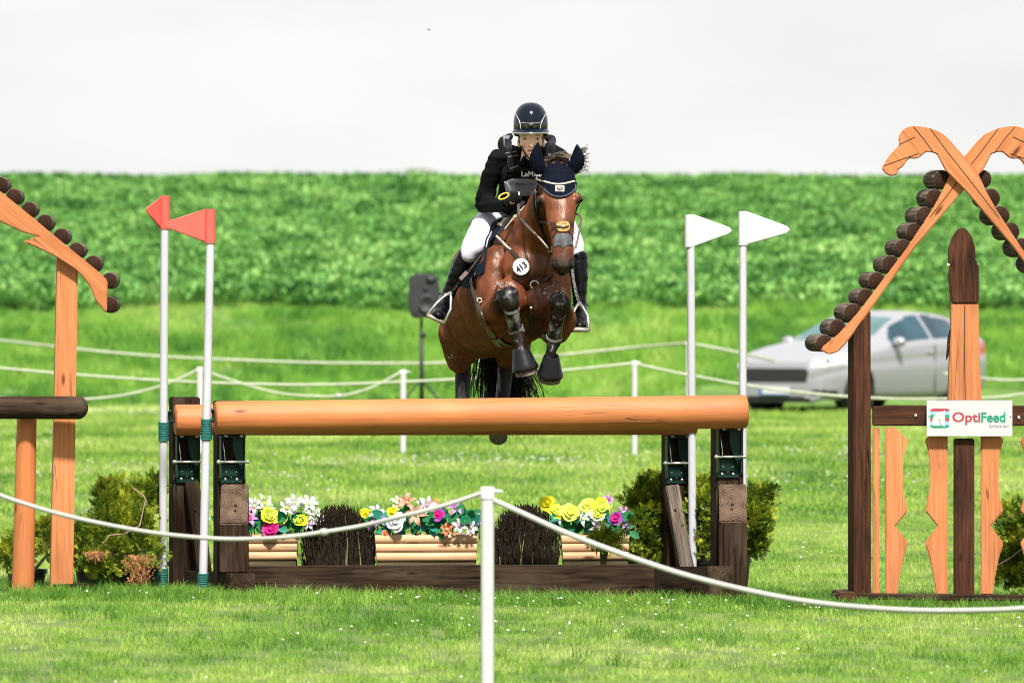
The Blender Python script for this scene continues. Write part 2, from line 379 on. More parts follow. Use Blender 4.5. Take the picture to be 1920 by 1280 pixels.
def scatter(name, pts, rots, scl, protos, label, cat):
    """one countless thing: many tufts on the ground, drawn by a geometry-node tree"""
    coll = bpy.data.collections.new(name+'_kinds')
    for p in protos: coll.objects.link(p)
    m = bpy.data.meshes.new(name); m.vertices.add(len(pts)); m.vertices.foreach_set('co', np.asarray(pts, dtype=np.float32).ravel())
    a = m.attributes.new('rot', 'FLOAT_VECTOR', 'POINT'); a.data.foreach_set('vector', np.asarray(rots, dtype=np.float32).ravel())
    a = m.attributes.new('scl', 'FLOAT', 'POINT'); a.data.foreach_set('value', np.asarray(scl, dtype=np.float32))
    o = bpy.data.objects.new(name, m); link(o); tag(o, label, cat, kind='stuff')
    g = bpy.data.node_groups.new(name, 'GeometryNodeTree'); g.interface.new_socket('Geometry', in_out='INPUT', socket_type='NodeSocketGeometry')
    g.interface.new_socket('Geometry', in_out='OUTPUT', socket_type='NodeSocketGeometry')
    nn = g.nodes.new; i = nn('NodeGroupInput'); ou = nn('NodeGroupOutput'); ip = nn('GeometryNodeInstanceOnPoints'); ci = nn('GeometryNodeCollectionInfo')
    ci.inputs['Collection'].default_value = coll; ci.inputs['Separate Children'].default_value = True; ci.inputs['Reset Children'].default_value = True
    ra = nn('GeometryNodeInputNamedAttribute'); ra.data_type = 'FLOAT_VECTOR'; ra.inputs[0].default_value = 'rot'
    sa = nn('GeometryNodeInputNamedAttribute'); sa.data_type = 'FLOAT'; sa.inputs[0].default_value = 'scl'
    ri = nn('FunctionNodeRandomValue'); ri.data_type = 'INT'; ri.inputs['Min'].default_value = 0
    [s for s in ri.inputs if s.name == 'Max' and s.type == 'INT'][0].default_value = len(protos)-1
    [s for s in ri.inputs if s.name == 'Min' and s.type == 'INT'][0].default_value = 0
    l = g.links.new; l(i.outputs[0], ip.inputs['Points']); l(ci.outputs[0], ip.inputs['Instance']); ip.inputs['Pick Instance'].default_value = True
    l([s for s in ri.outputs if s.type == 'INT'][0], ip.inputs['Instance Index'])
    l(ra.outputs[0], ip.inputs['Rotation']); l(sa.outputs[0], ip.inputs['Scale']); l(ip.outputs[0], ou.inputs[0])
    md = o.modifiers.new('scatter', 'NODES'); md.node_group = g
    return o
def tuft(name, n, h, spread, wd, mat, lean=.5, seed=0, segs=3):
    rs = random.Random(seed); mb = MB()
    for k in range(n):
        a = rs.uniform(0, 6.283); r = spread*math.sqrt(rs.random()); b0 = Vector((r*math.cos(a), r*math.sin(a), -.005))
        d = rs.uniform(0, 6.283); hh = h*rs.uniform(.45, 1.1); ln_ = lean*hh*rs.uniform(.2, 1.2); dv = Vector((math.cos(d), math.sin(d), 0))
        fa = rs.uniform(-.9, .9); side = Vector((math.cos(fa), math.sin(fa), 0)); ww = wd*rs.uniform(.6, 1.2)
        vs_ = []
        for q in range(segs):
            t_ = q/segs; c = b0+dv*ln_*t_*t_+Vector((0,0,hh*t_*(1-.12*t_))); w_ = ww*(1-t_*.55)
            vs_ += [c-side*w_/2, c+side*w_/2]
        vs_.append(b0+dv*ln_+Vector((0,0,hh*.88)))
        fs_ = [(2*q, 2*q+1, 2*q+3, 2*q+2) for q in range(segs-1)]+[(2*segs-2, 2*segs-1, 2*segs)]
        mb.add(vs_, fs_)
    m = bpy.data.meshes.new(name); m.from_pydata(mb.v, [], mb.f); m.materials.append(mat); return proto(m)
def field(y0, y1, dens, margin=1.5, jump=None):
    """random places in the part of the land in view; dens per square metre as f(y)"""
    out = []; y = y0
    while y < y1:
        dy = .5; hw = 960*y/F+margin; n = np.random.poisson(dens(y)*dy*2*hw)
        xs = np.random.uniform(-hw, hw, n); ys = np.random.uniform(y, y+dy, n)
        out += list(zip(xs, ys)); y += dy
    return out
TURF = leafmat('mown_grass_blades', [(.28,(.06,.17,.022)),(.42,(.16,.32,.038)),(.57,(.30,.45,.07)),(.76,(.48,.56,.19))], pscale=.5, vscale=(1,.4,1), trans=.4, hue=.55)
LUSH = leafmat('lush_grass_blades', [(.25,(.05,.15,.018)),(.5,(.13,.28,.035)),(.75,(.25,.41,.07))], pscale=1.0, vscale=(1,.3,1), trans=.4, hue=.6)
MEADOW = leafmat('meadow_grass_blades', [(.32,(.05,.17,.025)),(.45,(.135,.32,.038)),(.58,(.22,.42,.055)),(.74,(.38,.50,.13))], pscale=.35, vscale=(1,.35,1.5), trans=.4, hue=.5)
def place(ptsxy, s0, s1, tilt=.12):
    pts = [(x, y, gz(x, y)) for x, y in ptsxy]; n = len(pts)
    return pts, np.stack([np.random.uniform(-tilt, tilt, n), np.random.uniform(-tilt, tilt, n), np.random.uniform(0, 6.28, n)], 1), np.random.uniform(s0, s1, n)
tp = [tuft('turf_tuft', 34, .042, .10, .0040, TURF, seed=k) for k in range(4)]
pt = field(33.5, 62, lambda y: 62)
scatter('mown_grass', *place(pt, .6, 1.25), tp, 'short mown grass blades of the near field, lit yellow green', 'grass')
tq = [tuft('turf_far_tuft', 26, .06, .26, .012, TURF, seed=20+k, segs=2) for k in range(3)]
pt = field(62, 118, lambda y: 15)
scatter('mown_grass_far', *place(pt, .8, 1.2), tq, 'short grass of the far half of the mown field', 'grass')
# longer grass along the foot of the jump and the arches
lu = [tuft('long_tuft', 22, .13, .07, .0055, LUSH, lean=.7, seed=40+k, segs=4) for k in range(4)]
pt = []
for _ in range(1500):
    t_ = random.random(); x = -2.9+6.4*t_; y = 44.75+.10*(x+1.7)+random.gauss(0, .22)-.08; pt.append((x, y))
for _ in range(260): pt.append((random.gauss(-1.9, .35), random.gauss(44.7, .3)))
for _ in range(500): pt.append((random.uniform(-3.2, 4), random.uniform(45.0, 47.5)))
for _ in range(420):
    c = random.choice([(-1.3,39.5),(1.0,40.5),(2.7,38.5),(-2.2,42.5),(.2,37.6),(-.6,41.8)]); pt.append((random.gauss(c[0], .3), random.gauss(c[1], .5)))
scatter('long_grass_at_jump', *place(pt, .35, .85, .2), lu, 'longer lush grass growing against the foot of the jump', 'grass')
md_ = [tuft('meadow_tuft', 34, .36, .22, .014, MEADOW, lean=.6, seed=60+k, segs=3) for k in range(4)]
pt = field(118.5, 151, lambda y: 11)
pt = [(x, y) for x, y in pt if not (y < 122.6 and 2.9 < x < 8.2)]
P_, R_, S_ = place(pt, .6, 1.2, .25)
S_ = np.array([s*(.45+.55*min(1, (p[1]-118)/8))*(1 if p[1] < 140 else .6)*(1+.8*noise.noise(Vector((p[0]*.5, p[1]*.25, 2)))) for s, p in zip(S_, P_)])
scatter('meadow_grass', P_, R_, S_, md_, 'long uncut grass covering the bank behind the ropes', 'grass')
# clover heads
m, t, b = newmat('clover_white'); b.inputs['Base Color'].default_value = (.45,.47,.36,1); b.inputs['Roughness'].default_value = .8; CLO = m
mb = MB(); mb.ell((0,0,.045), (.0075,.0075,.006), seg=7, rings=5)
mm = mb.mesh('clover'); mm.materials.append(CLO)
pt = [p for p in field(34, 62, lambda y: 4) if noise.noise(Vector((p[0]*.7, p[1]*.25, 3))) > .12]
pt += [(random.uniform(-2.6, 2.8), 44.5+random.gauss(0, .25)) for _ in range(60)]
scatter('clover_flowers', *place(pt, .6, 1.25), [proto(mm)], 'small white clover heads dotted over the near grass', 'clover')
mb = MB(); mb.ell((0,0,.07), (.010,.010,.009), seg=6, rings=4); mm = mb.mesh('clover_far'); mm.materials.append(CLO)
pt = [p for p in field(62, 95, lambda y: 5) if noise.noise(Vector((p[0]*.4, p[1]*.12, 8))) > .22]
pt += [(random.uniform(-2.2, .8)+random.gauss(0,.3), 79+random.gauss(0, 1.2)) for _ in range(160)]+[(random.uniform(2.6, 4), 83+random.gauss(0, 1.2)) for _ in range(70)]
scatter('clover_flowers_far', *place(pt, .5, 1.2), [proto(mm)], 'pale clover patches in the far part of the mown field', 'clover')
# crop: leafy rows
CROP = leafmat('crop_leaves', [(.24,(.033,.125,.024)),(.42,(.092,.25,.050)),(.58,(.17,.37,.082)),(.78,(.28,.46,.14))], pscale=.45, vscale=(1,.35,1), trans=.3, rough=.5, hue=.6)
def leafy(name, n, h, mat, seed, lw=.12):
    rs = random.Random(seed); mb = MB()
    for k in range(n):
        a = rs.uniform(0, 6.283); el = rs.uniform(.25, 1.35); ll = h*rs.uniform(.55, 1); d = Vector((math.cos(a)*math.cos(el), math.sin(a)*math.cos(el), math.sin(el)))
        s_ = Vector((-math.sin(a), math.cos(a), 0)); w_ = lw*rs.uniform(.7, 1.2); b0 = Vector((rs.uniform(-.05,.05), rs.uniform(-.05,.05), 0))
        u = d.cross(s_); drop = Vector((0,0,-1))
        c = [b0+d*ll*.45, b0+d*ll*.72+drop*ll*.03, b0+d*ll+Vector((d.x,d.y,0))*.06+drop*ll*.18]
        mb.add([b0, c[0]-s_*w_*.35+u*.01, c[0]+s_*w_*.35+u*.01, c[1]-s_*w_*.55, c[1]+s_*w_*.55, c[2], c[1]-u*.015], [(0,1,2),(1,3,6),(1,6,2),(2,6,4),(3,5,6),(6,5,4)])
    m = bpy.data.meshes.new(name); m.from_pydata(mb.v, [], mb.f); m.materials.append(mat); return proto(m)
cp = [leafy('crop_plant', 40, .5, CROP, k, lw=.085) for k in range(4)]
pt = []; y = 150.5
while y < 246:
    hw = 960*y/F+3; n = int(2*hw/.34)
    for k in range(n): pt.append((-hw+k*.34+random.uniform(-.12,.12), y+random.uniform(-.12,.12)+.4*noise.noise(Vector((k*.06, 0, 5)))))
    y += .5
P_, R_, S_ = place(pt, .8, 1.15, .15)
S_ = np.array([s*(.7+.4*min(1,(p[1]-150)/1.5) if p[1] < 154 else .9)*(1+(.45 if p[1] < 225 else .15)*noise.noise(Vector((p[0]*.6, p[1]*.2, 6)))) for s, p in zip(S_, P_)])
scatter('crop_field', P_, R_, S_, cp, 'dense green leafy crop covering the hillside', 'crop')
# ================================================================== the oxer
UP = Vector((0,0,1)); YAW = rad(12); AX = Vector((math.cos(YAW), math.sin(YAW), 0)); BK = Vector((-math.sin(YAW), math.cos(YAW), 0))
oxer = thing('log_oxer', (-.2, 45.4, 0), 'wooden oxer jump with two orange log rails on dark brown posts', 'jump')
def post(px, ytop, Y, ybot, wd=.165, parent=oxer, mat=BROWN, label=None):
    a = P(px, ytop, Y); b = P(px, ybot+9, Y); b.x = a.x
    return beam('post', mat, parent, b, a, wd, wd, up=-BK, bevel=.007)
# centres of the four posts (front-left, front-right, rear-left, rear-right)
FL, FR, RL, RR = (430, 45.15), (1363, 45.62), (348, 46.28), (1271, 46.75)
pFL = post(430, 751, 45.15, 1126); pFR = post(1363, 752, 45.62, 1128)
pRL = post(346, 744, 46.28, 1112); pRR = post(1270, 800, 46.75, 1095)
# rails
def rail(pa, Ya, pb, Yb, ra, rb, label):
    o = log('rail', ORANGE_LOG, oxer, P(*pa, Ya), P(*pb, Yb), ra, rb, seg=40, wob=.006); o['label'] = label; return o
rF = rail((406,783), 44.92, (1396,771.5), 45.42, .0965, .0985, 'thick orange front log rail')
rR = rail((331,787), 46.05, (1302,786), 46.55, .0925, .0945, 'orange rear log rail')
# braces
for (c, yt0, yt1, yb, Yp, xr) in ((436, 906, 981, 1072, 45.15, .165), (1367, 906, 977, 1122, 45.62, .168)):
    # front block: upper face is the slanted end grain
    z0 = P(0, yb, Yp-.2).z; zt = P(0, yt0, Yp-.1).z; zm = P(0, yt1, Yp-.3).z; d0, d1 = .0845, .29
    mb = MB(); poly = [(-d0, z0), (-d0, zt), (-d1, zm), (-d1, z0)]
    vs_ = []
    xc = P(c, 900, Yp).x
    for sx in (-xr/2, xr/2):
        for (d, z) in poly:
            shear = -.045 if d < -.2 else 0
            q = Vector((xc, Yp, 0)) + AX*(sx+shear) + BK*d; q.z = z; vs_.append(q)
    mb.add(vs_, [(0,1,2,3),(7,6,5,4),(0,4,5,1),(1,5,6,2),(2,6,7,3),(3,7,4,0)])
    c0 = sum((v for v in vs_), Vector())/8; R = frame(Vector((0,0,0)), Vector((0,0,1)), -BK); R.translation = c0
    m = mb.mesh('brace', False, .006, 2); m.transform(R.inverted()); m.materials.append(BROWN); m.materials.append(BROWN_END)
    m.polygons.foreach_set('use_smooth', [True]*len(m.polygons)); m.set_sharp_from_angle(angle=rad(40))
    nrm = ((R.to_3x3().inverted()) @ (UP*.8-BK*.6).normalized())
    for p in m.polygons:
        if p.normal.dot(nrm) > .93: p.material_index = 1
    o = bpy.data.objects.new('brace', m); link(o, oxer, R); o['label'] = 'short front brace with a slanted top'
    bl = MB(); a_ = P(c+6, (yt0+yt1)/2+10, Yp-.235); bl.ell(a_+Vector((0,-.015,.02)), (.009,.012,.009), seg=8, rings=6); bl.obj('bolt', DARK_END, o, smooth=True)
for (xa, ya, xb, yb, Yp) in ((359, 905, 388, 1110, 46.28), (1258, 912, 1290, 1085, 46.75)):
    a_ = P(xa, ya, Yp-.13); b_ = P(xb, yb, Yp-.30)
    o = beam('brace', BARK if xa > 1000 else BROWN, oxer, b_, a_, .085, .085, up=-BK); o['label'] = 'slim leaning rear brace'
    q = a_.lerp(b_, .25)+Vector((0,-.05,0)); MB().ell(q, (.007,.008,.007), seg=8, rings=6).obj('bolt', DARK_END, o, smooth=True)
# ground timbers
bm1 = beam('sill_beam', BROWN, oxer, P(452, 1091, 45.3), P(1222, 1088, 45.75), .17, .19, up=UP); bm1['label'] = 'long sill beam across the jump'
beam('sill_beam', BROWN, oxer, P(1236, 1092, 46.1), P(1352, 1090, 45.15), .16, .185, up=UP)['label'] = 'short sill beam under the right posts'
beam('sill_beam', BROWN, oxer, P(372, 1092, 46.1), P(455, 1097, 44.72), .15, .14, up=UP)['label'] = 'short sill beam under the left posts'
# hinged green steel brackets under each rail end
def bracket(px, yt, yb, Yf, flip=False):
    s_ = F/Yf; o0 = P(px, yt, Yf); H_ = (yb-yt)/s_; Wd = 58/s_/1.0
    M = Matrix((AX, BK, UP)).transposed().to_4x4(); M.translation = o0
    mb = MB(); hw = .074
    mb.box((0, -.004, -H_+.055), (.135, .007, .11)); 
    mb.box((-hw+.006, -.035, -H_*.5+.01), (.006, .07, H_*.86)); mb.box((0,-.052,-.012), (.15,.10,.007))
    # the swinging tongue, a curved plate
    pl = [(.0, -.01), (.066, -.01), (.066, -H_+.10), (.052, -H_+.075), (.035, -H_+.11), (.012, -H_+.16), (.0, -H_+.21)]
    mb.prism(pl, .006, Matrix.Translation((0, -.055, 0)))
    mb.box((hw-.006, -.035, -H_*.5+.0), (.006, .07, H_*.82))
    br = mb.obj('bracket', GREENMET, oxer, M, bevel=.0015)
    y_ = -H_+.125
    MB().tube([(-.078,-.078,y_),(.078,-.078,y_)], .0075, 10).ell((-.086,-.078,y_),(.013,.011,.013)).ell((.086,-.078,y_),(.012,.011,.012)).obj('pin', STEEL, br, M, smooth=True)
    MB().tube([(-.06,-.062,y_+.14),(-.052,-.075,y_+.06),(-.048,-.075,y_+.01)], .003, 6).obj('spring_clip', STEEL, br, M, smooth=True)
    for bx, bz, r in ((-.034,-H_+.022,.0085),(.034,-H_+.022,.0085),(-.03,-H_+.065,.005),(.03,-H_+.065,.005),(0,-H_+.035,.005)):
        MB().lathe([(r,0),(r,.004),(r*.6,.006)], 8, Matrix.Translation((bx,-.008,bz)) @ Matrix.Rotation(rad(90),4,'X')).obj('bolt', STEEL, br, M)
    for bx in (-.045, .045): MB().ell((bx,-.10,-.008), (.012,.01,.007), seg=8, rings=6).obj('bolt', STEEL, br, M, smooth=True)
bracket(433, 814, 905, 45.15-.09); bracket(1364, 801, 895, 45.62-.09); bracket(350, 815, 904, 46.28-.09); bracket(1268, 815, 906, 46.75-.09)
# quick-release clips at the left rail ends
for (px, py, Y) in ((399, 778, 44.98), (321, 780, 46.1)):
    c = P(px, py, Y); mb = MB(); mb.box(c, (.012, .05, .055)); mb.tube([c+Vector((-.012,-.02,.03)), c+Vector((-.02,-.02,-.03))], .006, 6); mb.ell(c+Vector((.004,-.02,-.03)), (.012,.012,.014)); mb.ell(c+Vector((-.004,-.03,.028)), (.011,.012,.011))
    k = mb.obj('clip', STEEL if 0 else GREENMET, oxer)
    MB().box(c+Vector((-.03,-.03,0)), (.016,.03,.05)).box(c+Vector((-.042,-.03,.026)), (.035,.012,.012)).box(c+Vector((-.038,-.03,-.032)), (.025,.012,.012)).obj('red_pin', BRASSY, k)

# ================================================================== flags
def flagpole(name, bot, top, Yb, Yt, wd, mat_f, tri, sleeve, label, cat='flag pole', twine=()):
    r = thing(name, P(*bot, Yb), label, cat, 'flag poles at the corners of the jump')
    a = P(*bot, Yb); b = P(*top, Yt); rr = wd*Yb/F/2
    MB().tube([a, a.lerp(b,.5), b], rr, 12).obj('pole', WHITE, r, sharp=60)
    # flag: sleeve + triangular blade with a raised rim
    s_ = Yt/F; c0 = P(*sleeve[0], Yt); c1 = P(*sleeve[1], Yt); sw = sleeve[2]*s_/2
    fl = MB().tube([c1, c1.lerp(c0,.5), c0], [max(sw, rr*1.25)]*3, 12).obj('flag', mat_f, r, sharp=50)
    pts = [P(x, y, Yt+dy) for x, y, dy in tri]; n = len(pts)
    nrm = (pts[1]-pts[0]).cross(pts[-1]-pts[0]).normalized()*.004
    mb = MB(); mb.add([p-nrm for p in pts]+[p+nrm for p in pts], [tuple(range(n)), tuple(range(n,2*n))[::-1]]+[(i,n+i,n+(i+1)%n,(i+1)%n) for i in range(n)])
    bl = mb.obj('blade', mat_f, fl, bevel=.0015)
    MB().tube([p for p in pts], .0055, 6).obj('rim', mat_f, fl, smooth=True)
    for (ty0, ty1) in twine:
        tb = MB(); nT = max(5, int((ty1-ty0)/3.2))
        for k in range(nT):
            t_ = (a.z-P(0, ty0+(ty1-ty0)*k/nT, Yb).z)/(a.z-b.z); c = a.lerp(b, t_)
            ring = [c+Vector((math.cos(q)*(rr+.005), math.sin(q)*(rr+.005), .003*math.sin(q))) for q in [i*.7 for i in range(10)]]
            tb.tube(ring, .0055, 5)
        tb.obj('twine_binding', TWINE, r, smooth=True)
    return r
flagpole('flag_pole', (380,1124), (395,420), 44.86, 44.86, 16, RED, [(386,393,0),(309,418,-.02),(309,424,-.02),(386,453,0)], ((395,392),(394,456),20), 'white pole with a red flag, in front of the left end of the front rail', twine=((786,826),(1075,1106)))
flagpole('flag_pole', (305,1112), (309,400), 45.95, 45.95, 15, RED, [(304,370,0),(275,391,-.12),(275,396,-.12),(304,430,0)], ((309,367),(309,429),15), 'leftmost white pole, its red flag turned edge-on', twine=((792,828),(1066,1102)))
flagpole('flag_pole', (1299,1092), (1295,430), 46.52, 46.52, 15, WFLAG, [(1299,403,0),(1366,427,-.03),(1371,432,-.03),(1366,437,-.03),(1299,462,0)], ((1293,402),(1293,463),17), 'white pole with a white flag, behind the rear right post', twine=())
flagpole('flag_pole', (1393,1128), (1393,420), 45.75, 45.75, 14, WFLAG, [(1398,397,0),(1474,425,-.03),(1480,430,-.03),(1474,436,-.03),(1398,458,0)], ((1393,396),(1393,460),17), 'rightmost white pole, its white flag pointing right above the car', twine=())

# ================================================================== right arch
YG = 45.5; s_G = F/YG
arch = thing('horse_head_arch', P(1808, 1116, YG), 'brown and orange timber arch with crossed horse heads and log roof, on the right', 'arch')
def poly_board(name, mat, parent, pts, Yf, th, axis=None, bevel=.006, label=None, yaw=0):
    """board with outline pts (px) at depth Yf, th thick going back; grain along axis"""
    w_ = [P(x, y, Yf) for x, y in pts]; c = sum(w_, Vector())/len(w_); mb = MB(); n = len(w_)
    mb.add([v for v in w_]+[v+Vector((0,th,0)) for v in w_], [tuple(range(n)), tuple(range(n,2*n))[::-1]]+[(i,n+i,n+(i+1)%n,(i+1)%n) for i in range(n)])
    ax = (axis or Vector((0,0,1))).normalized(); M = frame(Vector((0,0,0)), ax, Vector((0,-1,0))); M.translation = c
    m = mb.mesh(name, False, bevel, 2); m.transform(M.inverted()); m.materials.append(mat); m.polygons.foreach_set('use_smooth', [True]*len(m.polygons)); m.set_sharp_from_angle(angle=rad(35))
    o = bpy.data.objects.new(name, m); link(o, parent, M)
    if label: o['label'] = label
    return o
headB = [(1536,654.8),(1554,664.5),(1572,659),(1586,644),(1604,620),(1633.7,579),(1674,522),(1715.6,464),(1805.4,358.3)]
def mirror(p): return [(3616-x, y) for x, y in p]
# board B: horse head upper left, runs down right (in front)
bB = [(1652.7,315.2),(1669,290),(1686.8,272),(1684.5,258),(1691,245.5),(1700,239.5),(1712,236.3),(1728,237.5),(1744,240.8),(1758,246),(1769.5,252.3),(1779,261),(1787.5,270.3),(1804.7,290.5),(1832,321)]
bB += [(3616-x, y) for x, y in [(1766,360),(1748,392.5),(1701,464),(1643.7,539.8),(1608,586.5),(1572,626),(1536,654.8)]]
bB += [(3616-x, y) for x, y in headB[1:]]
bB += [(1773,320),(1765,305),(1757,289),(1747,285.5),(1737,284.7),(1729,291),(1722.8,296.5),(1714,298),(1706.6,296.5),(1700,302),(1695.8,309),(1690,315),(1685,317.5),(1684,322),(1683,326),(1676,329.5),(1668.9,329.6),(1660,325)]
dB = Vector((1,0,-1.25)); dA = Vector((1,0,1.25))
boB = poly_board('barge_board', ORANGE, arch, bB, YG-.05, .045, dB, label='front barge board with a horse head pointing left')
boA = poly_board('barge_board', ORANGE, arch, mirror(bB)[::-1], YG-.003, .045, dA, label='rear barge board with a horse head pointing right')
# saw joints across the heads: thin recessed dark lines as real grooves (slim strips let into the face)
GROOVE = pmat('dark_board_joint', (.05,.022,.012), .9)
for par, Yv, mir in ((boB, YG-.0515, False), (boA, YG-.0045, True)):
    for l_ in ([(1713,238),(1733,262),(1752,288)], [(1744,241),(1775,283),(1806,322),(1840,366),(1873,408)], [(1686,271),(1716,257)], [(1658,311),(1690,299),(1722,288)]):
        if mir: l_ = mirror(l_)
        MB().tube([P(x, y, Yv) for x, y in l_], .0022, 4).obj('joint', GROOVE, par)
logdir = (BK*1).normalized(); 
ends = [(1767,337),(1752,372),(1734.5,405),(1715,434.5),(1693.5,465),(1670,496),(1643.5,526),(1623.5,557.5),(1599,586.5),(1570,615),(1545,643)]
def roof_logs(parent, cs, r, Yf, ln_=.25, dr=logdir):
    for (x, y) in cs:
        a = P(x, y, Yf); rr = r*random.uniform(.94, 1.05); l2 = ln_*random.uniform(.85, 1.1)
        log('roof_log', BARK, parent, a, a+dr*l2, rr, rr*random.uniform(.96, 1.03), seg=20, endmat=DARK_END, wob=.02)
roof_logs(arch, ends, .056, YG+.015)
roof_logs(arch, [(3616-x-6, y-1) for x, y in ends], .056, YG+.05)
# posts, rails, carved slats
for sx in (1, -1):
    c = 1808-sx*(1808-1617)
    poly = [(1602,1130),(1602,612),(1633,582),(1634,1130)] if sx > 0 else mirror([(1602,1130),(1602,612),(1633,582),(1634,1130)])[::-1]
    w_ = [P(x, y, YG) for x, y in poly]; th = BK*.16
    mb = MB(); mb.add(w_+[v+th for v in w_], [(0,1,2,3),(7,6,5,4),(0,4,5,1),(1,5,6,2),(2,6,7,3),(3,7,4,0)])
    cc = sum(w_, Vector())/4+th/2; M = frame(Vector((0,0,0)), UP, -BK); M.translation = cc
    m = mb.mesh('post', False, .008, 2); m.transform(M.inverted()); m.materials.append(BROWN_RED if sx > 0 else BROWN); m.polygons.foreach_set('use_smooth', [True]*len(m.polygons)); m.set_sharp_from_angle(angle=rad(40))
    o = bpy.data.objects.new('post', m); link(o, arch, M)
cb = beam('crossbar', BROWN_RED, arch, P(1636, 779, YG+.06), P(1980, 779, YG+.06), .09, .118, up=UP)
MB().ell(P(1717, 779, YG+.012), (.012,.008,.012), seg=10, rings=6).obj('bolt', STEEL, cb, smooth=True)
MB().ell(P(1910, 783, YG+.012), (.013,.008,.013), seg=10, rings=6).obj('bolt', STEEL, cb, smooth=True)
beam('ground_board', BROWN, arch, P(1560, 1117, YG-.1), P(2010, 1121, YG-.1), .22, .03, up=UP)
beam('crosswise_foot', BROWN_RED, arch, P(1590, 1119, YG-.25), P(1575, 1112, YG+.45), .10, .05, up=UP)
sl1 = [(1660,801),(1678.8,801),(1703,824.4),(1697.5,842),(1694.5,860),(1693.2,886),(1693.8,912.6),(1697,936),(1702.4,957.6),(1679.2,985.7),(1703,1017.6),(1697,1035),(1691.5,1057),(1686,1086),(1682.5,1114),(1660,1114)]
def shift(p, d): return [(x+d, y) for x, y in p]
sm = [(3437-x, y) for x, y in sl1][::-1]      # mirrored about 1718.5
poly_board('slat', ORANGE, arch, [(1636.5,801),(1648.8,801),(1648.8,1114),(1636.5,1114)], YG+.02, .03, label='plain narrow slat')
for pl in (sl1, sm, shift(sl1, 179), shift(sm, 179)): poly_board('slat', ORANGE, arch, pl, YG+.02, .03, label='slat carved with notches')
poly_board('slat', ORANGE, arch, shift([(1636.5,801),(1648.8,801),(1648.8,1114),(1636.5,1114)], 334), YG+.02, .03, label='plain narrow slat')
# pointed middle post
cp_ = [(1778,752),(1781,660),(1783,620),(1784,569),(1835,569),(1835.5,640),(1838,690),(1841,752)]
cpo = poly_board('middle_post', ORANGE, arch, cp_, YG-.02, .12, label='orange tapered upper middle post')
poly_board('middle_post_base', BROWN_RED, arch, [(1789.5,1116),(1789.5,822),(1827,822),(1827,1116)], YG-.0, .11, label='dark lower middle post')
tip = [(1784,569.5),(1781,540),(1779.5,520),(1781.5,497),(1779,489),(1780,464),(1787,445),(1796,431),(1804.7,425.5),(1813,431),(1821.6,442.8),(1828.8,464.3),(1829.5,491.3),(1835.5,494.5),(1836,530),(1836,569.5)]
po = poly_board('post_tip', BROWN_RED, arch, tip, YG-.024, .128, label='dark pointed post tip', bevel=.01)
MB().tube([P(1809, 572, YG-.0215), P(1808,640,YG-.0215), P(1810, 750, YG-.0215)], .0025, 4).obj('split', GROOVE, cpo)
MB().tube([P(1776,497,YG), P(1781,497,YG)], .008, 8).obj('nut', STEEL, po)
bk = [P(x, y, YG+.0) for x, y in [(1783,616),(1780,622),(1777,635),(1775.5,655),(1774,676),(1778,668),(1782,655)]]
mb = MB(); n = len(bk); mb.add([v for v in bk]+[v+Vector((0,.04,0)) for v in bk], [tuple(range(n)), tuple(range(n,2*n))[::-1]]+[(i,n+i,n+(i+1)%n,(i+1)%n) for i in range(n)]); mb.obj('bark_strip', DARK_END, cpo)

# ------------------------------------------------ the sign
def flat(name, col, rough=.45):
    m, t, b = newmat(name); b.inputs['Base Color'].default_value = (*col, 1); b.inputs['Roughness'].default_value = rough; return m
SW = flat('sign_white', (.42,.415,.425)); SR = flat('sign_dark_red', (.30,.035,.05)); SG = flat('sign_green', (.0,.21,.12)); SB = flat('sign_pale_blue', (.22,.36,.55)); SGR = flat('sign_grey', (.32,.27,.27)); SK = flat('black_print', (.012,.012,.014))
YS = YG-.045
sign = thing('sponsor_sign', P(1817.5, 818, YS), 'white OptiFeed sign screwed to the crossbar of the right arch', 'sign')
pan = beam('panel', SW, sign, P(1737.5, 784, YS+.01), P(1898, 784, YS+.01), .012, 67*YS/F, up=UP, bevel=.001)
def text(body, name, mat, parent, px, py, Y, h, M=None, bold=.0, align='LEFT', shear=0, sx=1, depth=.0008):
    c = bpy.data.curves.new(name, 'FONT'); c.body = body; c.size = h; c.extrude = depth; c.offset = bold; c.align_x = align; c.shear = shear; c.space_character = 1.0
    o = bpy.data.objects.new(name, c); COL.objects.link(o); dg = bpy.context.evaluated_depsgraph_get(); dg.update()
    m = bpy.data.meshes.new_from_object(o.evaluated_get(dg)); bpy.data.objects.remove(o)
    M = M or (Matrix.Translation(P(px, py, Y)) @ Matrix.Rotation(rad(90), 4, 'X')); M = M @ Matrix.Diagonal((sx,1,1,1))
    m.materials.clear(); m.materials.append(mat); q = bpy.data.objects.new(name, m); return link(q, parent, M)
yt = YS+.004-.0012
text('Opti', 'lettering', SR, pan, 1785, 790, yt, 25*YS/F, bold=.0016, sx=1.16)
text('Feed', 'lettering', SG, pan, 1838.5, 790, yt, 25*YS/F, bold=.0016, sx=.98)
text('żywienie koni', 'small_lettering', SGR, pan, 1854, 800, yt, 7.6*YS/F, shear=.3, sx=.86)
def patch2(name, mat, parent, pts, Y, th=.0012, bez=0):
    w_ = [P(x, y, Y) for x, y in pts]; n = len(w_); mb = MB()
    mb.add(w_+[v+Vector((0,th,0)) for v in w_], [tuple(range(n)), tuple(range(n,2*n))[::-1]]+[(i,n+i,n+(i+1)%n,(i+1)%n) for i in range(n)])
    return mb.obj(name, mat, parent)
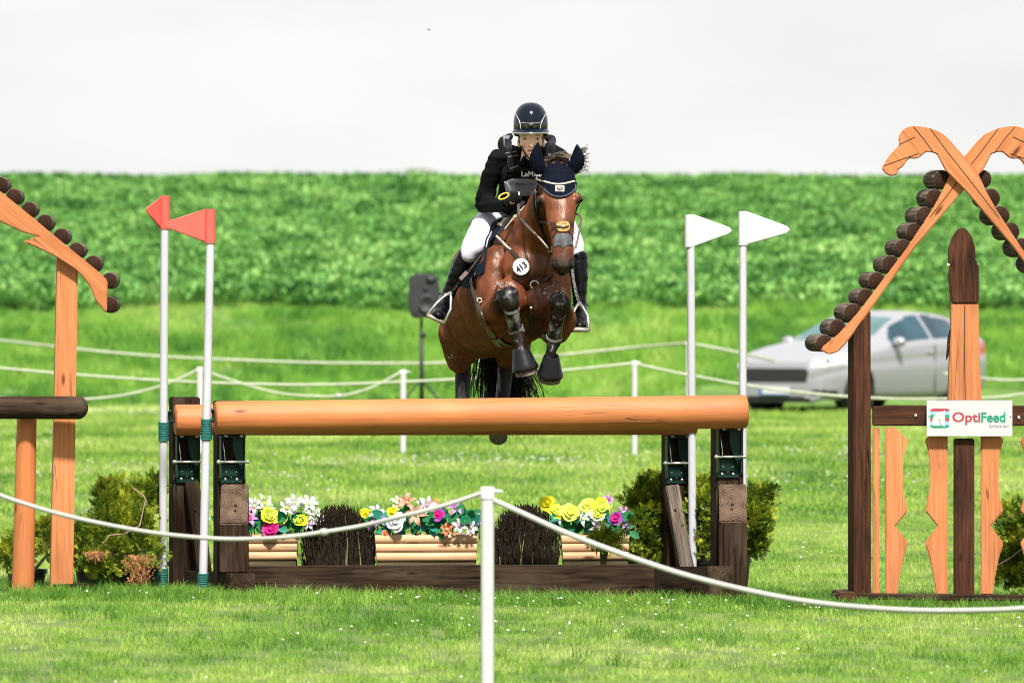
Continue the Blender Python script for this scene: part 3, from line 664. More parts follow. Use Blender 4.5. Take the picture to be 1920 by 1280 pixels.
def rrect(x0, y0, x1, y1, r, ya, yb):
    """slice of a rounded square between rows ya and yb"""
    def inset(y):
        if y < y0+r: d = y0+r-y; return r-math.sqrt(max(0, r*r-d*d))
        if y > y1-r: d = y-(y1-r); return r-math.sqrt(max(0, r*r-d*d))
        return 0
    ys = [ya+(yb-ya)*k/4 for k in range(5)]
    return [(x1-inset(y), y) for y in ys]+[(x0+inset(y), y) for y in ys[::-1]]
for ya, yb, mt in ((765.5,771,SR),(771,777.2,SB),(777.2,783.5,SG),(783.5,789.5,SR),(789.5,796.5,SB),(796.5,802,SG)):
    patch2('logo_stripe', mt, pan, rrect(1744.2,765.5,1780,802,5,ya,yb), yt)
hd = [(1747.5,797.8),(1747.5,791),(1749,784),(1752,778),(1757,773.5),(1762,771.5),(1768,771.5),(1771,768),(1772,771.5),(1772.3,780),(1772,790),(1770,795.5),(1773,798),(1770,799.3),(1766,797.5),(1764,793),(1761,790),(1763,787),(1761.5,786),(1760.5,789),(1762,795),(1764,798)]
patch2('logo_horse', SW, pan, hd, yt-.0014)
for x in (1742, 1895): MB().ell(P(x, 780.7, yt), (.004,.003,.004), seg=8, rings=5).obj('screw', SK, pan)

# ================================================================== left arch
YL = 45.0
gate = thing('log_roof_arch', P(90, 1108, YL), 'orange timber arch with a dark log roof and a notched board, at the left edge', 'arch')
up_ = [(0,358.7),(35,386.8),(68,413.7),(98.4,439.5),(127.7,463),(159,488.7),(187.5,512),(201.5,526)]
low = [(200.4,582.5),(198,586),(192,580),(178,561),(168.7,538),(157,521.5),(140.6,505),(109,484),(82,470),(62,461),(42,453.6),(70,443),(40,434.8),(20,425),(0,415),(-60,377),(-150,306),(-260,215),(-260,150)]
gb = poly_board('barge_board', ORANGE, gate, [(-150,235)]+up_+low, YL-.05, .05, Vector((1,0,-.8)), label='barge board with a notched lower edge')
lc = [(206,571),(205,526),(174.6,494.6),(144,469),(115,443),(84,417),(55,392.6),(26,368),(1,346)]+[(1-k*29, 346-k*24.5) for k in range(1, 8)]
roof_logs(gate, [(x, y) for x, y in lc], .0475, YL-.012, ln_=.45, dr=Vector((-.02,1,0)))
def lean_post(mat, x0b, x1b, x0t, x1t, yb, yt_, Y, th):
    w_ = [P(x, y, Y) for x, y in ((x0b,yb),(x1b,yb),(x1t,yt_),(x0t,yt_))]; t_ = BK*th*.6+Vector((0,th*.6,0))
    mb = MB(); mb.add(w_+[v+t_ for v in w_], [(0,1,2,3),(7,6,5,4),(0,4,5,1),(1,5,6,2),(2,6,7,3),(3,7,4,0)])
    M = frame(Vector((0,0,0)), UP, Vector((0,-1,0))); M.translation = sum(w_, Vector())/4+t_/2; m = mb.mesh('post', False, .005, 2); m.transform(M.inverted()); m.materials.append(mat); m.polygons.foreach_set('use_smooth', [True]*len(m.polygons)); m.set_sharp_from_angle(angle=rad(40))
    o = bpy.data.objects.new('post', m); link(o, gate, M); return o
lean_post(ORANGE, 94.5, 136.5, 107.5, 146.5, 1122, 482, YL+.01, .12)['label'] = 'square orange post'
log('post', ORANGE_LOG, gate, P(43, 1120, YL-.0), P(50, 786, YL-.0), .066, .058, wob=.02)['label'] = 'round orange post'
log('crossbar', BROWN, gate, P(-320, 763, YL-.06), P(147, 764, YL-.14), .066, .067, round_end=(False, True), wob=.015)
beam('foot_board', BROWN, gate, P(112, 1103, YL-.12), P(160, 1101, YL+.1), .12, .05, up=UP)

# ================================================================== flower boxes
def flower(kind, c, nrm, size, cols, parent, rs):
    """an artificial bloom: each petal its own mesh"""
    z = Vector(nrm).normalized(); x = z.cross(Vector((rs.random(), rs.random(), rs.random()))).normalized(); y = z.cross(x)
    M = Matrix((x, y, z)).transposed().to_4x4(); M.translation = c
    col = cols
    if kind == 'lily':
        f = MB().lathe([(.006,0),(.011,.012),(.014,.02)], 8).obj('lily', FM[col[1]], parent, M, smooth=True)
        for k in range(6):
            a = k*math.pi/3+(.1 if k % 2 else 0); R = Matrix.Rotation(a, 4, 'Z'); mb = MB(); w_ = size*(.20 if k % 2 else .26)
            st = [(.0,.3,.004),(.25,.7,.018),(.55,1.,.03),(.85,.6,.026),(1.05,.04,.005)]
            vs_ = []
            for (t_, ww, h_) in st:
                for q in (-1, 0, 1): vs_.append(Vector((t_*size, q*ww*w_, h_*size*18+(-.004 if q == 0 else .006)*(ww))))
            fs_ = [(i*3+j, i*3+j+1, i*3+j+4, i*3+j+3) for i in range(4) for j in (0, 1)]
            mb.add([R @ v for v in vs_], fs_); mb.obj('petal', FM[col[0]], f, M, smooth=True)
        mb = MB()
        for k in range(5): a = k*1.25; mb.tube([(0,0,0),(math.cos(a)*.008,math.sin(a)*.008,size*.45)], .0016, 4)
        mb.obj('stamen', FM['yellow'], f, M)
    else:
        f = MB().ell((0,0,.012), (size*.28,size*.28,size*.3), seg=10, rings=6).obj('rose', FM[col[0]], parent, M, smooth=True)
        for ring, (n, r0, tilt, ps) in enumerate(((4,.12,1.15,.45),(5,.3,.75,.62),(6,.5,.28,.72))):
            for k in range(n):
                a = 6.283*k/n+ring*.5+rs.uniform(-.15,.15); R = Matrix.Rotation(a, 4, 'Z'); p_ = size*ps*rs.uniform(.72,1.2); tilt_ = tilt*rs.uniform(.6,1.3); vs_ = []
                for i in range(4):
                    t_ = i/3; ww = (.45,.95,1.05,.55)[i]*p_*.62
                    for q in (-1, 0, 1):
                        vs_.append(Vector((size*r0*.35+t_*p_*math.cos(tilt_), q*ww, .004+t_*p_*math.sin(tilt_)+(.10*p_ if q else 0)*t_-(.12*p_*t_*t_ if i == 3 else 0))))
                fs_ = [(i*3+j, i*3+j+1, i*3+j+4, i*3+j+3) for i in range(3) for j in (0, 1)]
                MB().add([R @ v for v in vs_], fs_).obj('petal', FM[col[0]] if ring < 2 or len(col) < 2 else FM[col[1]], f, M, smooth=True)
    return f
FM = {k: leafmat('silk_'+k, [(.3,tuple(c*.85 for c in v)),(.7,v)], pscale=30, trans=.25, rough=.6, hue=.4) for k, v in dict(
    white=(.58,.58,.60), cream=(.52,.62,.40), yellow=(.72,.68,.02), lemon=(.62,.72,.10), magenta=(.55,.012,.20), pink=(.62,.26,.40), peach=(.68,.33,.24), coral=(.70,.22,.10), lilac=(.46,.26,.58), violet=(.28,.06,.36), greenleaf=(.01,.16,.05), bluegreen=(.02,.22,.15)).items()}
def planter(x0, x1, yt_, yb, Y, label, blooms, seed):
    rs = random.Random(seed); r = thing('flower_planter', P((x0+x1)/2, 1100, Y+.12), label, 'planter', 'pine planters lined up under the jump')
    s_ = F/Y; a = P(x0, yt_, Y); b = P(x1, yt_, Y); rt = math.tan(YAW)*.5
    rowh = (yb-12-yt_)/3/s_; 
    def D(x, z, d, ang=.5): return None
    for side, dep in ((0, 0), (1, .24)):
        for k in range(3):
            z = a.z-rowh*(k+.5); ins = (.0,.006,.01)[k]*s_/s_
            p0 = Vector((a.x-.0+k*.004, Y+dep-.0, z)); p1 = Vector((b.x-.004*k, Y+dep+.08, z)) if not side else Vector((b.x-.004*k, Y+dep+.08, z))
            M = frame(p0, p1); Lh = (p1-p0).length/2
            prof = [(.012*math.cos(q)*1.3*(1 if not side else -1), rowh*.5*math.sin(q)) for q in [rad(-84+168*i/7) for i in range(8)]]
            vs_ = [Vector((sx*Lh, -u-.0, v)) for sx in (-1, 1) for (u, v) in prof+[(-.012*(1 if not side else -1), rowh*.49), (-.012*(1 if not side else -1), -rowh*.49)]]
            n = len(vs_)//2
            MB().add(vs_, [tuple(range(n)), tuple(range(n,2*n))[::-1]]+[(i,(i+1)%n,n+(i+1)%n,n+i) for i in range(n)]).obj('board', PINE, r, M, sharp=35)
    zb = a.z-rowh*3; base_h = .14
    for ex, yo in ((a.x+.012, .0), (b.x-.012, .08)):
        for k in range(3): MB().box((ex, Y+yo+.12, a.z-rowh*(k+.5)), (.02, .22, rowh*.94)).obj('end_board', PINE, r, bevel=.003)
    beam('base_board', PINE_DARK, r, (a.x+.01, Y+.01, zb-.055), (b.x-.01, Y+.09, zb-.055), .03, .105)
    beam('base_board', PINE_DARK, r, (a.x+.01, Y+.24, zb-.055), (b.x-.01, Y+.32, zb-.055), .03, .105)
    MB().add([(a.x+.02,Y+.02,a.z-.03),(b.x-.02,Y+.1,a.z-.03),(b.x-.02,Y+.3,a.z-.03),(a.x+.02,Y+.22,a.z-.03)], [(0,1,2,3)]).obj('soil', DARK_END, r)
    bq = thing('silk_flowers', P((x0+x1)/2, yt_, Y+.12), blooms[0], 'flowers', 'bunches of artificial flowers in the planters')
    for (kind, px, py, sz, cols, dy) in blooms[1]:
        c = P(px, py, Y+.06+dy); sz *= 1.17; flower(kind, c, (rs.uniform(-.45,.45), -1, rs.uniform(.1,.7)), sz, cols, bq, rs)
        MB().tube([c, Vector((c.x+rs.uniform(-.03,.03), Y+.12, a.z-.03))], .003, 4).obj('stem', FM['greenleaf'], bq)
    nl = int((x1-x0)/2.2)
    for k in range(nl):
        lx = rs.uniform(x0-6, x1+6); ly = rs.uniform(yt_-38, yt_-4); c = P(lx, ly, Y+.10+rs.uniform(-.08,.08)); d = Vector((rs.uniform(-1,1), rs.uniform(-.8,.2), rs.uniform(-.5,.9))).normalized()
        sd_ = d.cross(Vector((0,-1,.3))).normalized(); l_ = rs.uniform(.06,.11); w_ = l_*.3; u = sd_.cross(d)
        vs_ = [c, c+d*l_*.3-sd_*w_+u*.008, c+d*l_*.3+sd_*w_+u*.008, c+d*l_*.35, c+d*l_*.7-sd_*w_*.75+u*.006, c+d*l_*.7+sd_*w_*.75+u*.006, c+d*l_]
        MB().add(vs_, [(0,1,3),(0,3,2),(1,4,6,3),(3,6,5,2)]).obj('leaf', FM['greenleaf' if rs.random() < .75 else 'bluegreen'], bq, smooth=True)
    return r
planter(420, 557, 1003, 1062, 45.95, 'pine planter behind the left front post of the jump', ('artificial lilies and roses, lemon rose and magenta bloom by the left post', [
    ('lily',463,960,.045,('pink','lilac'),0),('lily',468,975,.045,('lilac','magenta'),-.03),('lily',470,948,.05,('white','cream'),.03),('lily',493,944,.055,('cream','lemon'),.04),('lily',500,956,.05,('cream','lemon'),.0),('lily',478,950,.045,('white','cream'),0),
    ('rose',505,968,.058,('lemon','yellow'),-.04),('rose',525,970,.045,('lemon','yellow'),0),('rose',508,993,.048,('magenta','magenta'),-.05),('lily',552,945,.055,('white','cream'),.04),('lily',540,953,.05,('white','lemon'),0),('lily',578,947,.055,('white','cream'),.02),
    ('lily',586,965,.05,('cream','white'),0),('rose',564,977,.04,('yellow','yellow'),-.04),('lily',595,972,.045,('white','cream'),.0),('lily',583,985,.038,('white','lilac'),-.03),('rose',444,972,.05,('magenta','pink'),0),('rose',436,990,.045,('magenta','pink'),0)]), 1)
planter(703, 895, 1002, 1064, 45.95, 'pine planter in the middle, behind the sill beam', ('artificial flowers with a big white rose and peach lilies, middle planter', [
    ('rose',684,962,.036,('yellow','yellow'),0),('lily',704,963,.05,('white','lilac'),0),('lily',710,976,.045,('lilac','white'),-.03),('rose',741,980,.062,('white','white'),-.06),('rose',735,960,.035,('yellow','lemon'),0),('lily',744,945,.045,('cream','white'),.04),('lily',765,944,.055,('peach','peach'),.02),
    ('lily',782,966,.062,('peach','cream'),-.04),('lily',800,949,.055,('white','lilac'),.03),('lily',812,947,.04,('coral','peach'),.05),('rose',822,966,.042,('magenta','violet'),-.02),('lily',852,954,.05,('lilac','violet'),0),('lily',862,987,.045,('white','lilac'),-.04),('lily',880,990,.045,('white','white'),-.03),
    ('lily',840,993,.04,('coral','peach'),-.04),('lily',898,977,.045,('lilac','violet'),.02),('lily',700,985,.035,('violet','lilac'),0),('rose',722,1000,.02,('coral','coral'),-.05),('rose',846,978,.03,('coral','peach'),-.0),('lily',790,950,.04,('white','white'),.05)]), 2)
planter(1052, 1180, 1003, 1062, 46.1, 'pine planter at the right, partly under juniper twigs', ('artificial yellow roses with one purple bloom at the right end', [
    ('rose',1027,944,.048,('yellow','yellow'),0),('rose',1041,961,.052,('lemon','yellow'),-.02),('rose',1070,963,.062,('lemon','lemon'),-.06),('rose',1102,947,.05,('lemon','lemon'),.02),('rose',1127,953,.062,('lemon','yellow'),-.03),('rose',1120,965,.045,('lemon','cream'),-.05),('lily',1056,967,.045,('white','cream'),0),
    ('lily',1095,975,.045,('white','cream'),-.02),('lily',1118,988,.045,('white','lilac'),-.04),('lily',1044,975,.036,('white','cream'),-.02),('rose',1155,971,.042,('magenta','violet'),-.02),('lily',1168,962,.04,('lilac','white'),.02),('lily',1139,939,.035,('lilac','violet'),.06),('lily',1174,985,.03,('lilac','white'),0)]), 3)

# ================================================================== brush bundles
TWIG = pmat('dark_birch_twig', (.006,.0045,.003), .85, col2=(.024,.017,.010), scale=40, spec=.1)
GTWIG = pmat('olive_twig', (.11,.12,.035), .8, var=.3)
def brush(xc, wpx, yt_, Y, label, seed):
    rs = random.Random(seed); r = thing('brush_bundle', P(xc, 1104, Y), label, 'brush', 'dark brush bundles between the planters')
    R = wpx*Y/F/2; zt = P(0, yt_, Y).z; tw = MB(); gw = MB(); b0 = P(xc, 1104, Y); b0.z = 0
    for k in range(1500):
        a = rs.uniform(0, 6.283); q = math.sqrt(rs.random()); x = R*q*math.cos(a)*rs.uniform(.9,1.06); y = .13*q*math.sin(a)
        dome = math.sqrt(max(.0, 1-(x/R/1.12)**2)); h = zt*(.34+.66*dome)*rs.uniform(.74,1.04)
        mid = h*rs.uniform(.4,.7); j = lambda s: rs.uniform(-s, s)
        pts = [b0+Vector((x*.9, y, 0)), b0+Vector((x*.98+j(.02), y+j(.02), mid)), b0+Vector((x+j(.035), y+j(.03), h))]
        (gw if rs.random() < .025 else tw).tube(pts, [.0045,.0035,.0014], 3, cap=False)
        if rs.random() < .8:
            for _ in range(2):
                e_ = pts[1].lerp(pts[2], rs.uniform(.2,.9)); tw.tube([e_, e_+Vector((j(.04), j(.03), rs.uniform(.01,.06)))], [.0026,.001], 3, cap=False)
        if rs.random() < .3: tw.ell(pts[2], (.0045,.0045,.006), seg=4, rings=3)
    o = tw.obj('twigs', TWIG, r); o['kind'] = 'stuff'; o = gw.obj('green_twigs', GTWIG, r); o['kind'] = 'stuff'
brush(634, 132, 951, 46.05, 'dark brush bundle, left one, under the rail before the middle planter', 5)
brush(985, 122, 950, 46.12, 'dark brush bundle, right one, just behind the foreground rope post', 6)

# ================================================================== junipers
JUN = leafmat('juniper_sprays', [(.15,(.02,.06,.008)),(.38,(.07,.14,.014)),(.56,(.25,.31,.02)),(.78,(.50,.48,.05))], pscale=11, trans=.25, rough=.6, hue=0)  # yellow-green foliage; the brightest tones also paint in sunlit tips
JDEAD = pmat('dry_brown_juniper', (.42,.19,.07), .9, col2=(.20,.09,.035), scale=60)
BRANCH = pmat('juniper_branch', (.20,.14,.10), .85, var=.3, scale=30, bump=.5)
POT = pmat('black_plastic_pot', (.018,.019,.02), .4, var=.1)
def spray(mb, c, d, ln_, rs):
    """one fan of scale leaves"""
    d = d.normalized(); s_ = d.cross(Vector((rs.uniform(-1,1), rs.uniform(-1,1), rs.uniform(-1,1)))).normalized(); u = d.cross(s_)
    n = 5
    for i in range(n):
        t_ = .15+.85*i/n; p = c+d*ln_*t_
        for sg in (-1, 1):
            ll = ln_*.5*(1.15-t_); e_ = p+(d*.75+s_*sg*.75+u*rs.uniform(-.35,.35)+Vector((0,0,-.1)))*ll; w_ = .0038
            n_ = (e_-p).cross(u).normalized()*w_; mb.add([p, p.lerp(e_,.55)-n_, e_, p.lerp(e_,.55)+n_], [(0,1,2,3)])
    p = c+d*ln_; n_ = s_*.004; mb.add([c, c+d*ln_*.6-n_, p, c+d*ln_*.6+n_], [(0,1,2,3)])
def juniper(base, blobs, label, nsp, seed, pot=None, stems=(), dead=(), group='potted junipers dressing the jumps'):
    """blobs: (px, py, Y, radius m) lobes of foliage; foliage sprays point outwards and a little up"""
    rs = random.Random(seed); b = P(*base); r = thing('juniper_shrub', (b.x, b.y, gz(b.x, b.y)), label, 'shrub', group)
    if pot:
        for (px, yt_, Y, rt_) in pot:
            c = P(px, yt_, Y); h_ = c.z+.01
            MB().lathe([(rt_*.78, -h_), (rt_*.97, -.012), (rt_*1.05, -.012), (rt_*1.05, .012), (rt_*.98,.012), (rt_*.95,-.03)], 20, Matrix.Translation(c)).obj('pot', POT, r, sharp=40)
    tot = sum(q[3]**2 for q in blobs); col_ = {}
    fl = MB(); bn = MB()
    for (px, py, Y, R) in blobs:
        R *= .88; c = P(px, py, Y); n = int(nsp*.85*R*R/tot)
        mid = b.lerp(c, .5)+Vector((rs.uniform(-.05,.05), 0, .04)); bn.tube([Vector((b.x,b.y,.1)), mid, c], [.012,.008,.004], 6)
        for k in range(max(3, int(R*40))):
            e_ = c+Vector((rs.gauss(0,1), rs.gauss(0,1), rs.gauss(0,1))).normalized()*R*.8; bn.tube([c, c.lerp(e_,.5)+Vector((0,0,.02)), e_], [.004,.003,.0015], 4)
        for k in range(n):
            v = Vector((rs.gauss(0,1), rs.gauss(0,1), rs.gauss(0,1))).normalized(); q = rs.uniform(.15,1)**.45
            q *= 1+1.0*noise.noise(v*2.6+Vector((px*.1, seed, 0)))
            p = c+Vector((v.x*R*q, v.y*R*q*.9, v.z*R*q*.95)); d = v*.7+Vector((rs.uniform(-.4,.4), rs.uniform(-.5,.2), .45+rs.uniform(-.3,.3)))
            spray(fl, p, d, rs.uniform(.035,.08), rs)
    o = fl.obj('foliage', JUN, r); o['kind'] = 'stuff'
    bn.obj('branches', BRANCH, r, smooth=True)
    for pts in stems: MB().tube([P(*p) for p in pts], [.007,.005,.003][:len(pts)] if len(pts) == 3 else .005, 6).obj('twig', BRANCH, r, smooth=True)
    for (px, py, Y, w_, h_) in dead:
        dm = MB()
        for k in range(520):
            t_ = rs.random(); x = rs.gauss(0, .42)*w_*(1.0-.55*t_); z = -t_*h_; c = P(px, py, Y)+Vector((x, rs.gauss(0,.03), z)); dm.tube([c, c+Vector((rs.gauss(0,.012), rs.gauss(0,.01), rs.gauss(-.006,.014)))], [.003,.0018], 3, cap=False)
        o = dm.obj('dry_foliage', JDEAD, r); o['kind'] = 'stuff'
Yj = 46.0
juniper((225,1085,Yj), [(215,925,46.1,.10),(200,945,46.0,.075),(235,950,46.1,.12),(270,935,46.15,.10),(290,915,46.2,.07),(205,985,45.9,.13),(255,985,45.95,.14),(160,1010,46.0,.13),(150,1040,46.0,.09),(210,1035,45.85,.13),(270,1030,45.9,.12),(180,1055,45.8,.08),(195,920,46.1,.05)],
    'spreading juniper with a dry brown clump, left of the jump', 5200, 11, pot=[(190,1052,46.2,.17),(262,1056,46.1,.17)], stems=[[(190,1025,45.7),(205,1003,45.7),(235,1000,45.7)],[(235,1000,45.7),(262,985,45.75),(272,940,45.9)],[(250,915,46),(270,930,45.9),(280,955,45.9)]],
    dead=[(260,1040,45.66,.13,.17),(180,1035,45.7,.08,.03)])
juniper((60,1085,46.1), [(30,1030,46.1,.10),(80,1000,46.1,.08),(88,1020,46.0,.06),(15,1045,46.2,.06)], 'small low juniper behind the two orange posts at the left', 900, 12, pot=[(50,1070,46.2,.12)])
juniper((1215,1088,46.9), [(1215,915,46.95,.09),(1200,945,46.9,.10),(1230,950,46.9,.13),(1190,985,46.8,.10),(1225,1000,46.9,.14),(1210,1040,46.9,.13),(1240,905,46.95,.06)], 'dark juniper at the left of the rear right post', 3300, 13, pot=[(1215,1062,47.0,.16)])
juniper((1325,1085,46.6), [(1312,915,46.7,.07),(1320,950,46.6,.09),(1312,990,46.6,.09),(1318,1025,46.6,.07)], 'narrow juniper between the two right posts', 1500, 14, pot=[(1316,1052,46.7,.12)])
juniper((1395,1080,46.1), [(1408,945,46.1,.09),(1425,930,46.1,.055),(1440,923,46.1,.03),(1452,920,46.1,.02),(1412,975,46.05,.11),(1405,1005,46.1,.10),(1418,1025,46.1,.045)], 'bright juniper right of the front right post', 2100, 15, pot=[(1378,1050,46.2,.095)])
juniper((1895,1105,46.3), [(1900,965,46.3,.09),(1885,990,46.3,.06),(1915,1000,46.3,.12),(1895,1040,46.3,.10),(1890,1080,46.3,.08),(1920,1070,46.3,.12),(1940,1020,46.3,.16),(1945,1080,46.3,.12)], 'juniper behind the carved slats at the right edge', 3000, 16, stems=[[(1870,1060,46.1),(1895,1045,46.1),(1920,1025,46.1)]])
juniper((1130,1003,45.98), [(1118,1010,45.86,.035),(1135,1008,45.86,.045),(1150,1014,45.86,.04),(1110,1022,45.84,.02),(1140,1030,45.84,.025)], 'loose juniper sprig hanging over the right planter', 330, 17, stems=[[(1180,990,45.95),(1163,1003,45.9),(1145,1012,45.88)]], group='juniper sprigs')

# ================================================================== rope fences
def rope_post(px, yt_, yb, Y, wd, label, M=None):
    r = thing('rope_post', P(px, yb, Y), label, 'fence post', 'white plastic rope fence posts')
    rr = wd*Y/F/2; a = P(px, yt_, Y); b = P(px, yb, Y); b.z = min(b.z, gz(b.x, b.y))-.02
    MB().tube([b, b.lerp(a,.5), a-Vector((0,0,.05))], rr, 12).obj('pole', PVC, r, sharp=60)
    MB().lathe([(rr*1.12,-.055),(rr*1.12,-.008),(rr*.9,0)], 12, Matrix.Translation(a)).tube([a+Vector((0,0,-.02)), a+Vector((rr*2.2,-.01,-.022))], .010, 6).obj('cap', PVC, r, sharp=50)
rope_post(914, 912, 1290, 34.9, 25, 'white rope post close to the camera, at the centre bottom')
rope_post(375, 688, 850, 84, 11, 'white rope post far behind the left red flag')
rope_post(756, 693, 850, 84, 11, 'white rope post far behind the jump, left of the speaker stand')
rope_post(1190, 676, 850, 84, 10, 'white rope post far behind, right of the horse')
def rope(pts, wd, label, Y=None, knots=()):
    """pts (px, py, Y); smooth curve through them"""
    q = [P(*p) for p in pts]; out = []; n = len(q)
    for i in range(n-1):
        p0, p1, p2, p3 = q[max(i-1,0)], q[i], q[i+1], q[min(i+2,n-1)]
        for k in range(10):
            t_ = k/10; out.append(.5*((2*p1)+(p2-p0)*t_+(2*p0-5*p1+4*p2-p3)*t_*t_+(3*p1-p0-3*p2+p3)*t_**3))
    out.append(q[-1]); rr = [wd*p.y/F/2 for p in out]
    r = thing('rope', out[0], label, 'rope', 'white fence ropes'); far = q[0].y > 60; rr = [v*(.78 if far else 1) for v in rr]; MB().tube(out, rr, 7).obj('cord', ROPE_FAR if far else ROPE, r, smooth=True)
    for kx in knots:
        c = min(out, key=lambda v: abs((v.x*F/v.y+960)-kx)); w_ = wd*c.y/F; MB().ell(c, (w_*1.2, w_*.8, w_*.85), seg=8, rings=6).obj('knot', ROPE, r, smooth=True)
rope([(-160,838,36),(-60,898,35.8),(0,928,35.6),(100,960,35.4),(200,983,35.3),(300,1000,35.2),(400,1009,35.1),(465,1010,35.1),(530,1007,35),(600,998,35),(680,985,35),(760,966,34.9),(840,945,34.9),(908,922,34.9)], 8.5, 'near rope sagging from the left edge to the foreground post', knots=(608,))
rope([(922,936,34.9),(980,962,34.8),(1060,998,34.7),(1160,1036,34.6),(1260,1070,34.5),(1340,1092,34.4),(1400,1106,34.3),(1480,1122,34.2),(1560,1133,34.1),(1640,1140,34),(1720,1144,33.9),(1820,1144,33.8),(1920,1140,33.7),(2040,1126,33.6)], 11, 'near rope sagging from the foreground post to the right edge')
rope([(-150,700,84),(0,745,84),(60,751,84),(150,749,84),(230,741,84),(300,724,84),(340,708,84),(372,692,84)], 6, 'far rope sagging at the left, up to the post behind the red flags')
rope([(378,694,84),(430,711,84),(500,732,84),(560,741,84),(635,742,84),(690,729,84),(725,712,84),(752,697,84)], 6, 'far rope sagging between the two left far posts', knots=(636,))
rope([(-200,620,98),(0,638,99),(150,655,100),(300,668,100),(450,675,100),(600,680,100),(750,681,100),(830,680,100),(950,674,100),(1055,665,99),(1180,652,99),(1290,643,98)], 6.5, 'upper far rope running across behind horse and left flags')
rope([(1290,643,98),(1340,652,98),(1390,662,98),(1450,676,98.5)], 6.5, 'upper far rope falling from behind the white flags towards the car')
rope([(-200,672,84),(0,690,84),(150,703,84),(300,713,84),(450,719,84),(600,721,84),(745,716,84),(850,711,84),(950,703,84),(1080,692,84),(1187,681,84)], 6.5, 'lower far rope running across behind the horse to the post')
rope([(1193,682,84),(1260,697,84),(1320,708,84),(1380,719,84),(1480,733,84),(1600,744,84),(1720,748,84),(1860,745,84),(1920,738,84),(2040,722,84)], 6.5, 'lower far rope passing in front of the car')
rope([(1770,700,98.5),(1860,711,99),(1920,712,99),(2050,705,99)], 6.5, 'short upper far rope right of the car')
rope_post(1291, 640, 800, 98, 8, 'white rope post hidden behind the left white flag pole')

# ================================================================== speaker
YP = 92
SPK = pmat('grey_black_speaker_plastic', (.030,.030,.034), .6, var=.15, scale=6, spec=.2); SPK2 = pmat('speaker_hollow', (.012,.012,.014), .6)
sp = thing('loudspeaker', P(792, 597, YP), 'dark grey loudspeaker on a tripod stand behind the rider\'s boot', 'loudspeaker')
st = thing('speaker_stand', P(790, 790, YP), 'black tripod stand carrying the loudspeaker', 'speaker stand')
k_ = YP/F
pts = [(767,520),(772,514),(812,512),(820,520),(823,550),(820,575),(812,594),(775,597),(768,590),(765,560)]
w_ = [P(x, y, YP-.12) for x, y in pts]; n = len(w_); bkp = [Vector((v.x*.985+sp.location.x*.015+.02, YP+.16, v.z*.97+sp.location.z*.03)) for v in w_]
cab = MB().add(w_+bkp, [tuple(range(n)), tuple(range(n,2*n))[::-1]]+[(i,n+i,n+(i+1)%n,(i+1)%n) for i in range(n)]).obj('cabinet', SPK, sp, bevel=.02, seg=3, sharp=50)
MB().ell(P(808,524,YP-.125), (.065,.03,.045)).obj('horn', SPK2, sp, smooth=True)
MB().ell(P(798,541,YP-.125), (.028,.02,.028)).obj('port', SPK2, sp, smooth=True)
MB().lathe([(.11,0),(.115,.015),(.09,.02),(.05,-.01),(.001,-.02)], 20, Matrix.Translation(P(800,570,YP-.122)) @ Matrix.Rotation(rad(90),4,'X')).obj('woofer', SPK2, sp, smooth=True)
MB().box(P(780,560,YP-.135), (.05,.01,.35)).obj('side_panel', SPK, sp, bevel=.003)
a = P(790,597,YP); b = P(791,770,YP)
MB().tube([a, a.lerp(b,.5)], .018, 8).tube([a.lerp(b,.18), b], .026, 8).obj('pole', SPK2, st, smooth=True)
MB().ell(P(793,628,YP), (.045,.04,.035)).obj('clamp_knob', SPK2, st, smooth=True)
for dx, dy in ((-.6,-.2),(.62,-.25),(.05,.6)):
    c = P(790,712,YP); MB().tube([c, Vector((c.x+dx, c.y+dy, gz(c.x, c.y)+.02))], .013, 6).obj('leg', SPK2, st, smooth=True)

# distant bush on the skyline and the insect in the sky
tb = thing('skyline_bush', P(782, 322, 246), 'blurred dark bush sticking up on the skyline left of the rider', 'bush')
BUSH = leafmat('far_bush_leaves', [(.3,(.12,.20,.07)),(.7,(.20,.30,.11))], pscale=2, trans=.2)
mb = MB(); rs = random.Random(4); c0 = P(784, 322, 246)
for k in range(420):
    a = rs.gauss(0, .28); z = rs.uniform(-.3, .12)*(1-min(1,abs(a)/.9)); c = c0+Vector((a, rs.gauss(0,.3), z)); d = Vector((rs.gauss(0,1), rs.gauss(0,1), rs.gauss(0,1))).normalized()*.06; e_ = d.cross(Vector((0,0,1)))*.5
    mb.add([c-d, c-e_, c+d, c+e_], [(0,1,2,3)])
mb.obj('foliage', BUSH, tb); mt_ = MB()
for k in range(5): mt_.tube([c0+Vector((0,0,-.6)), c0+Vector((rs.uniform(-.5,.5), 0, .1))], [.03,.01], 5)
mt_.obj('branches', BRANCH, tb)
ib = P(804, 56, 60); ins = thing('flying_insect', ib, 'tiny black insect alone in the sky above the jump', 'insect')
MB().ell(ib, (.009,.005,.005)).obj('body', SK, ins, smooth=True)
for s_ in (-1, 1): MB().add([ib, ib+Vector((.004,s_*.012,.006)), ib+Vector((-.004,s_*.014,.008))], [(0,1,2)]).obj('wing', SK, ins)
